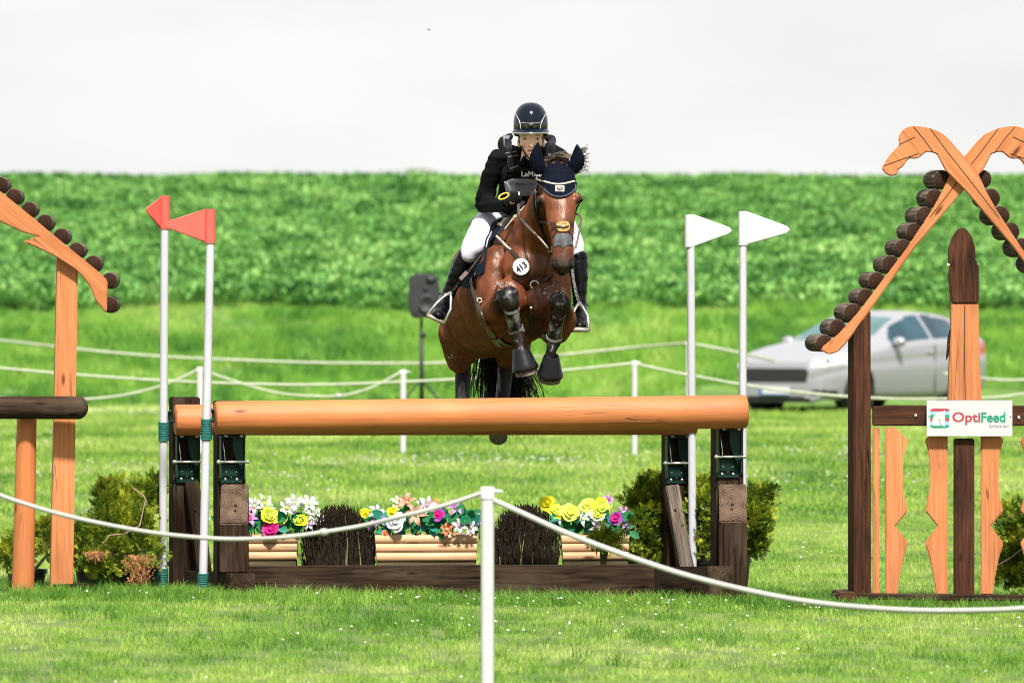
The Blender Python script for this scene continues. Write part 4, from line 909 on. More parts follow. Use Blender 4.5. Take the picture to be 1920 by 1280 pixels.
# ================================================================== figures: one continuous skin grown from overlapping volumes
def ballpts(c, r, R=None, n=10):
    r = r if hasattr(r, '__len__') else (r, r, r); out = []
    for i in range(n+1):
        th = math.pi*i/n
        for k in range(n*2 if 0 < i < n else 1):
            a = math.pi*k/n; v = Vector((r[0]*math.sin(th)*math.cos(a), r[1]*math.sin(th)*math.sin(a), r[2]*math.cos(th)))
            out.append(Vector(c)+(R @ v if R else v))
    return out
def blob(name, parts, voxel, mat, parent, smooth=6, colfn=None, dispf=None):
    bm = bmesh.new()
    for chain in parts:
        prs = [(chain[i], chain[i+1]) for i in range(len(chain)-1)] or [(chain[0],)]
        for pr in prs:
            vs_ = [bm.verts.new(v) for q in pr for v in ballpts(*q)]
            res = bmesh.ops.convex_hull(bm, input=vs_)
            junk = list({v for v in res['geom_interior']+res['geom_unused'] if isinstance(v, bmesh.types.BMVert)})
            bmesh.ops.delete(bm, geom=[v for v in junk if v.is_valid], context='VERTS')
    m = bpy.data.meshes.new(name); bm.to_mesh(m); bm.free(); o = bpy.data.objects.new(name, m); COL.objects.link(o)
    md = o.modifiers.new('r', 'REMESH'); md.mode = 'VOXEL'; md.voxel_size = voxel; md.adaptivity = 0
    ms = o.modifiers.new('s', 'SMOOTH'); ms.factor = .5; ms.iterations = smooth
    dg = bpy.context.evaluated_depsgraph_get(); dg.update(); m2 = bpy.data.meshes.new_from_object(o.evaluated_get(dg)); bpy.data.objects.remove(o)
    m2.name = name; n = len(m2.vertices)
    if dispf:
        no = [v.normal.copy() for v in m2.vertices]
        for v, q in zip(m2.vertices, no): v.co = v.co+q*dispf(v.co, q)
    m2.polygons.foreach_set('use_smooth', [True]*len(m2.polygons)); m2.materials.clear(); m2.materials.append(mat)
    bv = BVHTree.FromPolygons([v.co.copy() for v in m2.vertices], [tuple(p.vertices) for p in m2.polygons])
    if colfn:
        at = m2.color_attributes.new('coat', 'FLOAT_COLOR', 'POINT')
        at.data.foreach_set('color', np.array([(*colfn(v.co), 1) for v in m2.vertices], dtype=np.float32).ravel())
    c = sum((v.co for v in m2.vertices), Vector())/n; m2.transform(Matrix.Translation(-c))
    ob = bpy.data.objects.new(name, m2); link(ob, parent, Matrix.Translation(c)); return ob, bv
CAM = Vector((0, 0, CH))
def hit(bv, px, py, Y):
    d = (P(px, py, Y)-CAM).normalized(); h = bv.ray_cast(CAM, d) if bv else (None,)
    if h[0] is None: return (P(px, py, Y), Vector((0,-1,0))) if not bv else (lambda q: (q[0], q[1]))(bv.find_nearest(P(px, py, Y)))
    return h[0], h[1]
def spline(pts, step=4.0):
    out = []; n = len(pts); pts = [tuple(map(float, p)) for p in pts]; D = len(pts[0])
    for i in range(n-1):
        p0, p1, p2, p3 = pts[max(i-1,0)], pts[i], pts[i+1], pts[min(i+2,n-1)]
        k_ = max(1, int(math.hypot(p2[0]-p1[0], p2[1]-p1[1])/step))
        for k in range(k_):
            t_ = k/k_; out.append(tuple(.5*(2*p1[d]+(p2[d]-p0[d])*t_+(2*p0[d]-5*p1[d]+4*p2[d]-p3[d])*t_*t_+(3*p1[d]-p0[d]-3*p2[d]+p3[d])*t_**3) for d in range(D)))
    out.append(pts[-1]); return out
def strap(name, mat, parent, bv, pts, wd, th=.006, off=.004, Y=45.2, step=4, rnd=False, M=None):
    """a strap laid along the surface; wd metres wide"""
    sp_ = spline(pts, step); H_ = []
    for q in sp_:
        if bv and len(q) == 2: H_.append(hit(bv, q[0], q[1], Y))
        else: H_.append((P(q[0], q[1], q[2] if len(q) > 2 else Y), Vector((0,-1,.1)).normalized()))
    pos = [h[0]+h[1]*(off+th/2) for h in H_]; nrm = [h[1] for h in H_]
    for _ in range(2):
        pos = [pos[0]]+[(pos[i-1]+pos[i]*2+pos[i+1])/4 for i in range(1, len(pos)-1)]+[pos[-1]]
        nrm = [nrm[0]]+[(nrm[i-1]+nrm[i]*2+nrm[i+1]).normalized() for i in range(1, len(nrm)-1)]+[nrm[-1]]
    if rnd: return MB().tube(pos, wd/2, 7).obj(name, mat, parent, smooth=True)
    vs_ = []; fs_ = []; n = len(pos)
    for i in range(n):
        t_ = (pos[min(i+1,n-1)]-pos[max(i-1,0)]).normalized(); s_ = t_.cross(nrm[i]).normalized(); u = s_.cross(t_).normalized()
        for a, b_ in ((-.5,-.5),(-.42,.5),(.42,.5),(.5,-.5)): vs_.append(pos[i]+s_*a*wd+u*b_*th)
    for i in range(n-1):
        for k in range(4): fs_.append((i*4+k, i*4+(k+1)%4, (i+1)*4+(k+1)%4, (i+1)*4+k))
    fs_ += [(3,2,1,0), tuple((n-1)*4+k for k in range(4))]
    return MB().add(vs_, fs_).obj(name, mat, parent, sharp=50)
def patch(name, mat, parent, bv, poly, off=.005, Y=45.2, grid=6, th=.004, smooth_poly=True, inward=.01, dedge=0):
    """cloth or leather lying on a surface inside an outline"""
    out = spline(poly+[poly[0]], grid*.8)[:-1] if smooth_poly else poly
    xs = [p[0] for p in out]; ys = [p[1] for p in out]; pts = [Vector(p[:2]) for p in out]
    def inside(x, y):
        c = False; n = len(out)
        for i in range(n):
            x1, y1 = out[i][:2]; x2, y2 = out[i-1][:2]
            if (y1 > y) != (y2 > y) and x < (x2-x1)*(y-y1)/(y2-y1)+x1: c = not c
        return c
    nb = len(pts); y = min(ys)+grid/2; row = 0
    while y < max(ys):
        x = min(xs)+(row % 2)*grid/2
        while x < max(xs):
            if inside(x, y) and min((p-Vector((x,y))).length for p in pts[:nb]) > grid*.45: pts.append(Vector((x, y)))
            x += grid
        y += grid*.87; row += 1
    vs2, _, fs2, ov, _, _ = delaunay_2d_cdt(pts, [], [list(range(nb))], 1, 1e-4)
    H_ = [hit(bv, v[0], v[1], Y) for v in vs2]; n = len(vs2)
    top = [h[0]+h[1]*off for h in H_]; low = [h[0]-h[1]*inward*.2+h[1]*(off-th) for h in H_]
    ec = {}
    for f in fs2:
        for i in range(len(f)): ec.setdefault(tuple(sorted((f[i], f[(i+1)%len(f)]))), []).append((f[i], f[(i+1)%len(f)]))
    fs_ = [tuple(f) for f in fs2]+[tuple(i+n for i in f[::-1]) for f in fs2]
    for e_ in ec.values():
        if len(e_) == 1: a, b = e_[0]; fs_.append((a, b, b+n, a+n))
    return MB().add(top+low, fs_).obj(name, mat, parent, sharp=50)

DY = .55; P_world = P
def P(px, py, Y): return P_world(px, py, Y+DY)        # the pair is over the middle of the jump
# ------------------------------------------------------------------ horse
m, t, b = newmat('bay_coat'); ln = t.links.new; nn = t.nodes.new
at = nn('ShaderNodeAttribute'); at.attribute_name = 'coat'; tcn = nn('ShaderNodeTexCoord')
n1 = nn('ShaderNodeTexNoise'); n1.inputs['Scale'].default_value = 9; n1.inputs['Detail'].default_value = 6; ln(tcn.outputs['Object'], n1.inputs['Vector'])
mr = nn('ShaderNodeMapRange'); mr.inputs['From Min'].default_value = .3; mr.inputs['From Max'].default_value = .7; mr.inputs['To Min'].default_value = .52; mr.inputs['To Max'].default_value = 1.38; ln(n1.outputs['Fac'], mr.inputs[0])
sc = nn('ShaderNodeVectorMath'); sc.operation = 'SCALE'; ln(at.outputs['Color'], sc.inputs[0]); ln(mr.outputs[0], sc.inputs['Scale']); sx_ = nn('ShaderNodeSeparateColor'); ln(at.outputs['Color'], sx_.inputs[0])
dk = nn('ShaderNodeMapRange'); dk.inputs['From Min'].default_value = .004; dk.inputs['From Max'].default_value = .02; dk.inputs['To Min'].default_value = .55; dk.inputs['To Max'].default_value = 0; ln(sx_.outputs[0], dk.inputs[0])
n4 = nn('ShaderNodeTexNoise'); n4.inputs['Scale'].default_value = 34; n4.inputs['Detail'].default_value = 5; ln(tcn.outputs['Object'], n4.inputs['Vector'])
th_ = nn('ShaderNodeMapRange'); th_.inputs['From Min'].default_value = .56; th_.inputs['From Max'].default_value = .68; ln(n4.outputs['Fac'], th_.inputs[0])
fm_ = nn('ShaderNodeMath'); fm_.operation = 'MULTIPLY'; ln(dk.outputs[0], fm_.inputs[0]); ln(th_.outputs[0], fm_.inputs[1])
mxc = nn('ShaderNodeMix'); mxc.data_type = 'RGBA'; ln(fm_.outputs[0], mxc.inputs['Factor']); ln(sc.outputs[0], mxc.inputs['A']); mxc.inputs['B'].default_value = (.16,.16,.17,1)  # pale flecks on the black legs stand in for glossy highlights
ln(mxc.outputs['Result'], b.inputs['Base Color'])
mp_ = nn('ShaderNodeMapping'); mp_.inputs['Scale'].default_value = (1, 1, .35); ln(tcn.outputs['Object'], mp_.inputs[0])
n2 = nn('ShaderNodeTexNoise'); n2.inputs['Scale'].default_value = 42; n2.inputs['Detail'].default_value = 5; ln(mp_.outputs[0], n2.inputs['Vector'])
n3 = nn('ShaderNodeTexNoise'); n3.inputs['Scale'].default_value = 7; n3.inputs['Detail'].default_value = 3; ln(tcn.outputs['Object'], n3.inputs['Vector'])
ma = nn('ShaderNodeMath'); ma.operation = 'MULTIPLY_ADD'; ln(n3.outputs['Fac'], ma.inputs[0]); ma.inputs[1].default_value = 2.0; ln(n2.outputs['Fac'], ma.inputs[2])
bp = nn('ShaderNodeBump'); bp.inputs['Strength'].default_value = .2; bp.inputs['Distance'].default_value = .02; ln(ma.outputs[0], bp.inputs['Height']); ln(bp.outputs[0], b.inputs['Normal'])
b.inputs['Roughness'].default_value = .45; b.inputs['Specular IOR Level'].default_value = .09
# short hair scatters light even edge-on: a matt body with a weak gloss, no Fresnel veil
df_ = nn('ShaderNodeBsdfDiffuse'); gl_ = nn('ShaderNodeBsdfGlossy'); gl_.inputs['Roughness'].default_value = .42; gl_.inputs['Color'].default_value = (1,.93,.86,1); ms_ = nn('ShaderNodeMixShader'); ms_.inputs[0].default_value = .028
ln(mxc.outputs['Result'], df_.inputs['Color']); ln(bp.outputs[0], df_.inputs['Normal']); ln(bp.outputs[0], gl_.inputs['Normal']); ln(df_.outputs[0], ms_.inputs[1]); ln(gl_.outputs[0], ms_.inputs[2]); ln(ms_.outputs[0], t.nodes['Material Output'].inputs[0])
COAT = m
BAY = Vector((.122,.036,.014)); BLK = Vector((.0022,.0022,.0025)); BEL = Vector((.120,.036,.014)); MZ = Vector((.035,.026,.022))
def sstep(a, b, x): t_ = max(0, min(1, (x-a)/(b-a))); return t_*t_*(3-2*t_)
def segd(p, a, b):
    ab = b-a; t_ = max(0, min(1, (p-a).dot(ab)/ab.length_squared)); return (p-(a+ab*t_)).length, t_
K1, K2 = P(954,555,44.98), P(1049,566,44.93)
legs = [((K1, P(962,585,45.0), P(971,628,45.08), P(980,690,45.02)), .16), ((K2, P(1044,600,44.97), P(1039,640,45.05), P(1031,700,45.0)), .16)]
HK1, HK2 = P(868,668,47.15), P(950,660,47.35)
def coat(p):
    px = p.x*F/p.y+960; py = (CH-p.z)*F/p.y+HZ
    c = BAY.copy()
    # darker upper neck edge and belly paler
    Yq = p.y-DY
    if Yq > 45.45: c = c.lerp(BEL, .65*sstep(600, 665, py)*(1-sstep(46.6, 46.9, Yq)))
    if Yq > 46.7: c = c.lerp(Vector((.115,.030,.014)), .6)
    n_ = noise.noise(p*6)*.02
    for (ch, r) in legs:
        d = min(segd(p, ch[i], ch[i+1])[0] for i in range(3)); c = c.lerp(BLK, 1-sstep(.078+n_, .16+n_, d))
    c = c.lerp(Vector((.035,.012,.007)), .55*math.exp(-((px-1000)/26)**2-((py-520)/75)**2)+.6*math.exp(-((px-1000)/22)**2-((py-615)/45)**2))  # shade under the neck and between the forelegs painted into the coat
    if Yq < 45.15 and py < 490: c = c.lerp(Vector((.03,.012,.008)), .7*(sstep(1026, 1012, px) if py < 470 else 0)); c = c*(1-.35*sstep(440, 480, py))  # shade on the left cheek put into the coat colour; nose darkens downward
    for (a_, b_) in ((HK1, P(868,800,47.2)), (HK2, P(942,810,47.3))):
        d = segd(p, a_, b_)[0]; c = c.lerp(BLK, (1-sstep(.07, .13, d)))
    if Yq < 45.2 and py < 532:
        if 1025 < px < 1090: c = c.lerp(MZ, .95*sstep(474, 496, py+n_*250)); c = c.lerp(BLK, sstep(496, 503, py))
        for ex, ey in ((1012,380),(1086,376)): c = c.lerp(BLK*2, .75*(1-sstep(4, 13, math.hypot(px-ex, (py-ey)*1.1))))
        for ex, ey in ((1040,494),(1072,494)): c = c.lerp(BLK*.5, 1-sstep(5, 11, math.hypot((px-ex)*1.2, (py-ey)*.8)))
    return c
horse = thing('horse', P(960, 760, 46.0), 'bay horse leaping over the rails with black leg boots and a navy ear bonnet', 'horse')
Rz = lambda a: Matrix.Rotation(rad(a), 3, 'Z'); Ry = lambda a: Matrix.Rotation(rad(a), 3, 'Y')
body_parts = [
 # trunk from chest to rump
 [(P(985,545,45.55), (.235,.2,.30)), (P(958,548,46.0), (.27,.22,.34)), (P(935,565,46.45), (.285,.22,.335)), (P(905,585,46.9), (.25,.2,.29))],
 [(P(968,455,45.75), (.11,.13,.16)), (P(938,475,46.3), (.16,.16,.16)), (P(908,500,46.85), (.2,.2,.17)), (P(900,520,47.2), (.19,.16,.17))],
 [(P(896,585,47.1), (.21,.2,.25)), (P(868,625,46.98), (.155,.16,.17)), (P(861,666,47.0), (.085,.10,.11))],
 [(P(861,662,47.02), .085), (HK1, .062), (P(868,705,47.16), .04), (P(867,770,47.12), .033), (P(868,774,47.1), .045), (P(872,786,47.05), .036), (P(875,792,47.0), .05)],
 [(P(930,590,47.2), (.2,.2,.22)), (P(958,640,47.05), (.13,.13,.14)), (P(955,668,47.2), .085)],
 [(HK2, .065), (P(946,705,47.35), .042), (P(940,770,47.3), .034), (P(938,790,47.28), .045), (P(935,803,47.2), .036), (P(934,812,47.15), .052)],
 # shoulders, breast, pectorals
 [(P(925,520,45.55), (.10,.16,.20), Ry(10)), (P(922,570,45.5), (.095,.15,.14))], [(P(1040,530,45.5), (.10,.16,.18)), (P(1043,585,45.45), (.085,.13,.13))],
 [(P(955,560,45.32), (.10,.10,.13))], [(P(1018,565,45.3), (.10,.10,.12))], [(P(985,500,45.4), (.15,.13,.15))], [(P(905,548,45.5), (.045,.1,.14), Ry(8))],
 # neck
 [(P(985,500,45.58), (.17,.2,.19)), (P(1002,440,45.42), (.125,.16,.17)), (P(1022,385,45.24), (.098,.14,.13)), (P(1040,338,45.10), (.088,.12,.09))],
 # head: poll, brow, eyes, nose, muzzle, cheeks
 [(P(1047,322,45.03), (.088,.09,.06)), (P(1048,352,44.93), (.108,.075,.07)), (P(1050,378,44.885), (.105,.065,.06)), (P(1052,415,44.83), (.086,.06,.06)), (P(1054,450,44.79), (.070,.055,.05)), (P(1055,478,44.77), (.066,.055,.045)), (P(1055,495,44.765), (.074,.055,.045))],
 [(P(1047,372,45.02), (.078,.11,.11)), (P(1050,415,44.97), (.062,.10,.09)), (P(1054,470,44.86), (.05,.07,.06))],
 [(P(1055,503,44.775), (.050,.05,.035)), (P(1054,510,44.80), (.034,.04,.022))],
 [(P(1015,376,44.89), (.034,.036,.026))], [(P(1083,374,44.88), (.032,.036,.026))], [(P(1014,368,44.885), (.03,.03,.014), Ry(-25))], [(P(1084,366,44.875), (.03,.03,.014), Ry(25))],
 [(P(1026,395,44.87), (.014,.02,.05)), (P(1034,430,44.83), (.012,.016,.03))], [(P(1074,395,44.865), (.014,.02,.05)), (P(1072,430,44.83), (.012,.016,.03))],
 [(P(1038,490,44.75), (.015,.016,.020))], [(P(1072,490,44.75), (.015,.016,.020))],
 # forelegs, tucked
 [(P(930,600,45.55), .115), (P(922,590,45.28), (.085,.1,.088)), (P(938,566,45.08), .066), (K1, .060), (P(957,568,44.96), .050), (P(960,590,45.0), .036), (P(966,612,45.05), .034), (P(972,630,45.06), .046), (P(976,650,45.04), .034), (P(981,672,45.03), .046)],
 [(P(1040,612,45.55), .11), (P(1055,600,45.26), (.082,.1,.085)), (P(1052,580,45.05), .064), (K2, .060), (P(1048,580,44.95), .049), (P(1044,602,44.97), .035), (P(1041,622,45.02), .036), (P(1038,642,45.06), .046), (P(1034,656,45.03), .034), (P(1032,680,45.05), .046)],
]
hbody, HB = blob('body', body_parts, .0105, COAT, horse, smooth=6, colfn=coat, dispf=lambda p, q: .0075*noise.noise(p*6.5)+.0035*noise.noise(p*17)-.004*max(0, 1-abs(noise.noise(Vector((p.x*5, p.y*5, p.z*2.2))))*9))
LEATHER = pmat('dark_brown_leather', (.030,.017,.011), .42, spec=.25, var=.25, scale=30); BLACKL = pmat('black_leather', (.005,.005,.006), .32, spec=.2, var=.3, scale=20, bump=.15, bscale=60)
PATENT = pmat('glossy_black_boot', (.003,.003,.0035), .20, spec=.16, var=.3, coat=.03, scale=14, bump=.25, bscale=18); NAVY = pmat('navy_ear_bonnet_cloth', (.0035,.005,.011), .85, spec=.05, var=.35, scale=60, bump=.3, bscale=300)
BEIGE = pmat('beige_piping', (.60,.50,.40), .7, var=.1, scale=80, bump=.5, bscale=200); SHEEP = pmat('yellow_sheepskin', (.36,.23,.085), .95, spec=.05, var=.5, scale=90, bump=.8, bscale=150)
GREYP = pmat('grey_nose_strip', (.055,.058,.068), .6, var=.45, scale=30, bump=.6, bscale=40); RUB = pmat('black_rubber_bell', (.006,.0065,.008), .38, spec=.25, var=.25, scale=20, bump=.2, bscale=30)
SCUFF_GLINT = pmat('scuffed_glinting_boot', (.004,.0045,.006), .32, col2=(.03,.032,.036), spec=.22, scale=14, bump=.6, bscale=40, stretch=(1,1,.35)); _r = [n for n in SCUFF_GLINT.node_tree.nodes if n.type == 'VALTORGB'][0]; _r.color_ramp.elements[0].position = .53; _r.color_ramp.elements[1].position = .66; _r.color_ramp.elements[1].color = (.20,.20,.21,1)  # pale marks are scuffs and painted highlights on the black boots
STRAPW = pmat('pale_boot_strap', (.26,.25,.23), .6, col2=(.05,.05,.05), scale=22)
HAIR = pmat('black_horse_hair', (.004,.0035,.0035), .5, spec=.15, var=.3, scale=50); SADP = pmat('navy_saddle_pad', (.006,.009,.020), .85, spec=.08, var=.2, bump=.3, bscale=200); HOOF = pmat('dusty_hoof', (.16,.13,.09), .7, col2=(.05,.042,.035), scale=40, bump=.3)
MUDW = pmat('grey_dried_foam', (.35,.34,.33), .8, var=.3)
# hooves and bell boots
def hoofset(fet, hoof, r, bell=True, lab=None):
    a = fet; b_ = hoof; z = (a-b_).normalized(); x = z.cross(Vector((0,1,0))).normalized(); y = z.cross(x); M = Matrix((x,y,z)).transposed().to_4x4(); M.translation = b_
    o = MB().lathe([(r*.98,0),(r*1.0,.01),(r*.80,.085),(r*.70,.11)], 22, M).obj('hoof', HOOF, horse, sharp=60)
    if bell: MB().lathe([(r*1.12,.028),(r*1.18,.034),(r*1.17,.05),(r*1.08,.062),(r*.72,.155),(r*.64,.165),(r*.60,.15)], 26, M).obj('bell_boot', RUB, horse, sharp=60)
hoofset(P(971,632,45.0), P(988,702,45.03), .068); hoofset(P(1036,645,44.98), P(1030,714,45.07), .067)
hoofset(P(938,785,47.3), P(934,819,47.1), .058, False); hoofset(P(872,764,47.1), P(876,796,47.0), .056, False)
# tendon boots: shells round the cannons
def tendon(pts, rr, mat, straps, name='leg_boot'):
    o = MB().tube([P(*q) for q in pts], rr, 18).obj(name, mat, horse, smooth=True)
    o.data.set_sharp_from_angle(angle=rad(50))
    for t_ in straps:
        i = min(int(t_*(len(pts)-1)), len(pts)-2); u = t_*(len(pts)-1)-i; a = P(*pts[i]).lerp(P(*pts[i+1]), u); d = (P(*pts[i+1])-P(*pts[i])).normalized(); r_ = rr[i]*(1-u)+rr[i+1]*u
        MB().tube([a-d*.008, a+d*.008], r_+.002, 18).obj('strap', STRAPW, o, smooth=False)
tendon([(958,574,44.97),(961,592,45.0),(965,610,45.045),(969,622,45.07)], [.046,.044,.041,.049], SCUFF_GLINT, (.12,.85))
tendon([(1047,584,44.955),(1043,606,44.99),(1040,626,45.03),(1038,636,45.05)], [.045,.043,.042,.049], SCUFF_GLINT, (.1,.88))
tendon([(868,680,47.13),(868,705,47.14),(867,745,47.12),(867,766,47.1)], [.052,.050,.046,.052], SCUFF_GLINT, (.9,))
tendon([(948,690,47.34),(946,712,47.34),(941,760,47.3),(939,782,47.28)], [.052,.048,.045,.05], SCUFF_GLINT, (.9,))
# ears in their bonnet sleeves
def ear(name, base, tip_, wb, side, mat):
    a = P(*base); b_ = P(*tip_); z = b_-a; Lh = z.length; z.normalize(); x = Vector((1,0,0)); x = (x-z*x.dot(z)).normalized(); y = z.cross(x); vs_ = []; fs_ = []; n = 9; sg = 12
    for i in range(n+1):
        t_ = i/n; w_ = wb*(.66,.84,.96,1.0,.97,.88,.74,.56,.33,.03)[i]
        c = a+z*Lh*t_+x*side*.018*math.sin(math.pi*t_)
        for k in range(sg):
            q = 6.283*k/sg; yy = math.sin(q)*w_*.55; 
            if math.sin(q)*-1 < 0: yy *= .45        # hollow front
            vs_.append(c+x*math.cos(q)*w_+y*yy)
    for i in range(n):
        for k in range(sg): fs_.append((i*sg+k, i*sg+(k+1)%sg, (i+1)*sg+(k+1)%sg, (i+1)*sg+k))
    fs_ += [tuple(range(sg))[::-1], tuple(n*sg+k for k in range(sg))]
    return MB().add(vs_, fs_).obj(name, mat, horse, smooth=True)
ear('ear_sleeve', (1014,326,45.0), (1009,266,44.95), .046, -1, NAVY); ear('ear_sleeve', (1073,324,45.0), (1082,270,44.95), .046, 1, NAVY)
bon = patch('ear_bonnet', NAVY, horse, HB, [(1008,341),(1009,322),(1020,308),(1036,303),(1056,302),(1072,308),(1082,322),(1084,341),(1076,352),(1066,364),(1050,370),(1036,366),(1024,352)], off=.010, Y=44.95, grid=5, th=.006)
strap('braid', BEIGE, bon, HB, [(1009,337),(1022,342),(1040,347),(1055,347),(1070,343),(1083,337)], .011, off=.010, Y=44.9, rnd=True)
strap('edging', pmat('blue_edging', (.03,.05,.09), .7), bon, HB, [(1010,344),(1020,352),(1030,364),(1042,370),(1053,371),(1066,366),(1077,355),(1083,344)], .009, off=.009, Y=44.9, rnd=True)
tagp = patch('badge', BEIGE, bon, HB, [(1041.5,350),(1057.5,350.5),(1057,361),(1041.8,360.5)], off=.0155, Y=44.9, grid=5, smooth_poly=False)
patch('badge_mark', GREYP, bon, HB, [(1043.5,352),(1055.5,352.3),(1055,359.3),(1043.8,359)], off=.0175, Y=44.9, grid=5, smooth_poly=False)
strap('badge_monogram', BEIGE, bon, HB, [(1052.5,353.6),(1048,353.2),(1047.4,355.3),(1052,356.2),(1051.6,358),(1046.8,357.8)], .0035, off=.0185, Y=44.9, rnd=True, step=1)
# eyes
for ex, ey, Y in ((1010,378,44.865),(1089,375,44.87)): MB().ell(P(ex, ey, Y), (.013,.014,.015)).obj('eye', PATENT, horse, smooth=True)
# bridle
S_ = lambda nm, mt, pts, w, **k: strap(nm, mt, horse, HB, pts, w, Y=44.9, **k)
S_('cheekpiece', BLACKL, [(1009,346),(1006,362),(1007,385),(1010,405),(1014,420),(1018,432)], .016, th=.005)
S_('cheekpiece', BLACKL, [(1007,352),(1003,372),(1004,392),(1009,412),(1015,428),(1022,445),(1029,462)], .010, th=.005)
S_('cheekpiece', BLACKL, [(1085,346),(1088,365),(1089,385),(1086,400),(1083,415)], .014, th=.005)
S_('noseband', LEATHER, [(1013,414),(1022,417),(1036,420),(1050,422),(1064,422),(1076,418),(1082,413)], .016, th=.007)
S_('flash_strap', LEATHER, [(1052,424),(1042,436),(1034,452),(1031,466)], .010, th=.004); S_('flash_strap', LEATHER, [(1058,424),(1068,436),(1074,452),(1077,466)], .010, th=.004)
patch('nose_pad', SHEEP, horse, HB, [(1044,420),(1047,416.5),(1056,416),(1064,416.5),(1067,421),(1066,430),(1063,434),(1056,435),(1049,434),(1045,430)], off=.011, Y=44.8, grid=4, th=.014)
MB().ell(hit(HB, 1056, 424, 44.8)[0]+Vector((0,-.018,0)), (.016,.009,.009)).obj('buckle', STEEL, horse, smooth=True)
S_('noseband_centre', LEATHER, [(1036,424),(1046,426),(1056,427),(1067,426),(1077,423)], .013, th=.005, off=.014)
patch('nose_strip', GREYP, horse, HB, [(1041,440),(1056,437),(1070,440),(1073,462),(1064,460),(1056,465),(1048,460),(1039,463)], off=.006, Y=44.8, grid=4, th=.004, smooth_poly=False)
for bx in (1030, 1078):
    c = hit(HB, bx, 467, 44.85)[0]; MB().tube([c+Vector((.016*math.cos(q), -.012, .016*math.sin(q))) for q in [k*.6283 for k in range(11)]], .0035, 6).obj('bit_ring', STEEL, horse, smooth=True)
S_('forelock_buckle', STEEL, [(1007,356),(1008,362)], .008)
# nostril rims and mouth
for nx, s_ in ((1040,-1),(1072,1)): MB().ell(hit(HB, nx, 494, 44.8)[0]+Vector((0,.004,0)), (.010,.008,.017), Ry(s_*18)).obj('nostril', flat('nostril_dark', (.004,.003,.003), .8), horse, smooth=True)
S_('mouth', flat('mouth_line', (.006,.005,.005), .5), [(1036,504),(1046,508),(1056,508.5),(1067,507),(1074,502)], .005, rnd=True, off=-.001)
# reins
REIN = pmat('rubber_reins', (.06,.045,.035), .6, var=.3, scale=40)
strap('rein', REIN, horse, None, [(972,380,45.55),(972,392,45.45),(976,408,45.32),(990,425,45.18),(1005,440,45.06),(1018,454,44.95),(1029,466,44.86)], .016, th=.005)
strap('rein', REIN, horse, None, [(1010,388,45.6),(1060,398,45.5),(1088,405,45.1),(1086,435,44.95),(1079,466,44.87)], .013, th=.005)
strap('rein_grip', pmat('tan_web_rein', (.36,.30,.22), .7), horse, None, [(1002,436,45.075),(1018,453,44.94),(1027,464,44.87)], .007, th=.004, off=.004)
# breastplate
B_ = lambda nm, mt, pts, w, **k: strap(nm, mt, horse, HB, pts, w, Y=45.3, **k)
B_('breastplate', LEATHER, [(931,442),(940,450),(950,462),(960,472),(970,482),(977,495),(986,510),(994,522),(1000,530)], .024)
B_('breastplate_trim', BEIGE, [(935,443),(945,453),(955,464),(960,470)], .010, off=.012)
B_('breastplate', LEATHER, [(1006,532),(1016,527),(1028,520),(1037,516)], .020)
B_('breastplate', LEATHER, [(1000,542),(999,556),(998,575),(996,600),(998,625)], .026)
c = hit(HB, 1002, 534, 45.3)[0]+Vector((0,-.014,0)); MB().tube([c+Vector((.024*math.cos(q), -.004, .024*math.sin(q))) for q in [k*.5236 for k in range(13)]], .005, 6).obj('ring', STEEL, horse, smooth=True)
MB().ell(hit(HB, 996, 577, 45.2)[0]+Vector((0,-.012,0)), (.011,.007,.008)).obj('stud', STEEL, horse, smooth=True)
# number disc
hc = hit(HB, 977, 500, 45.3)[0]+Vector((0,-.03,0)); disc = MB().lathe([(.049,0),(.051,.002),(.051,.004),(.0495,.006)], 28, Matrix.Translation(hc) @ Matrix.Rotation(rad(90),4,'X') @ Matrix.Rotation(0,4,'Z')).obj('number_disc', flat('disc_white', (.56,.57,.60), .35), horse)
MB().tube([hc+Vector((.050*math.cos(q), -.003, .050*math.sin(q))) for q in [k*.2618 for k in range(25)]], .0022, 5).obj('disc_rim', SK, disc, smooth=True)
Mt = Matrix.Translation(hc+Vector((.001,-.0075,-.001))) @ Matrix.Rotation(rad(-36),4,'Y') @ Matrix.Rotation(rad(90),4,'X') @ Matrix.Translation((0,-.019,0))
text('413', 'number', SK, disc, 0, 0, 0, .052, M=Mt, bold=.0016, align='CENTER', sx=.92)
# girth, breastgirth round the barrel
B_('girth', LEATHER, [(885,524),(890,545),(897,570),(905,592),(914,612),(924,630),(935,646)], .040, th=.01)
MB().tube([hit(HB, 899, 563, 45.8)[0]+Vector((.014*math.cos(q), -.018, .014*math.sin(q))) for q in [k*.6283 for k in range(11)]], .004, 6).obj('girth_ring', BEIGE, horse, smooth=True)
B_('girth', BLACKL, [(927,632),(945,640),(958,645)], .045, th=.012); B_('girth', LEATHER, [(998,652),(1008,646),(1018,636),(1024,625)], .03, th=.012)
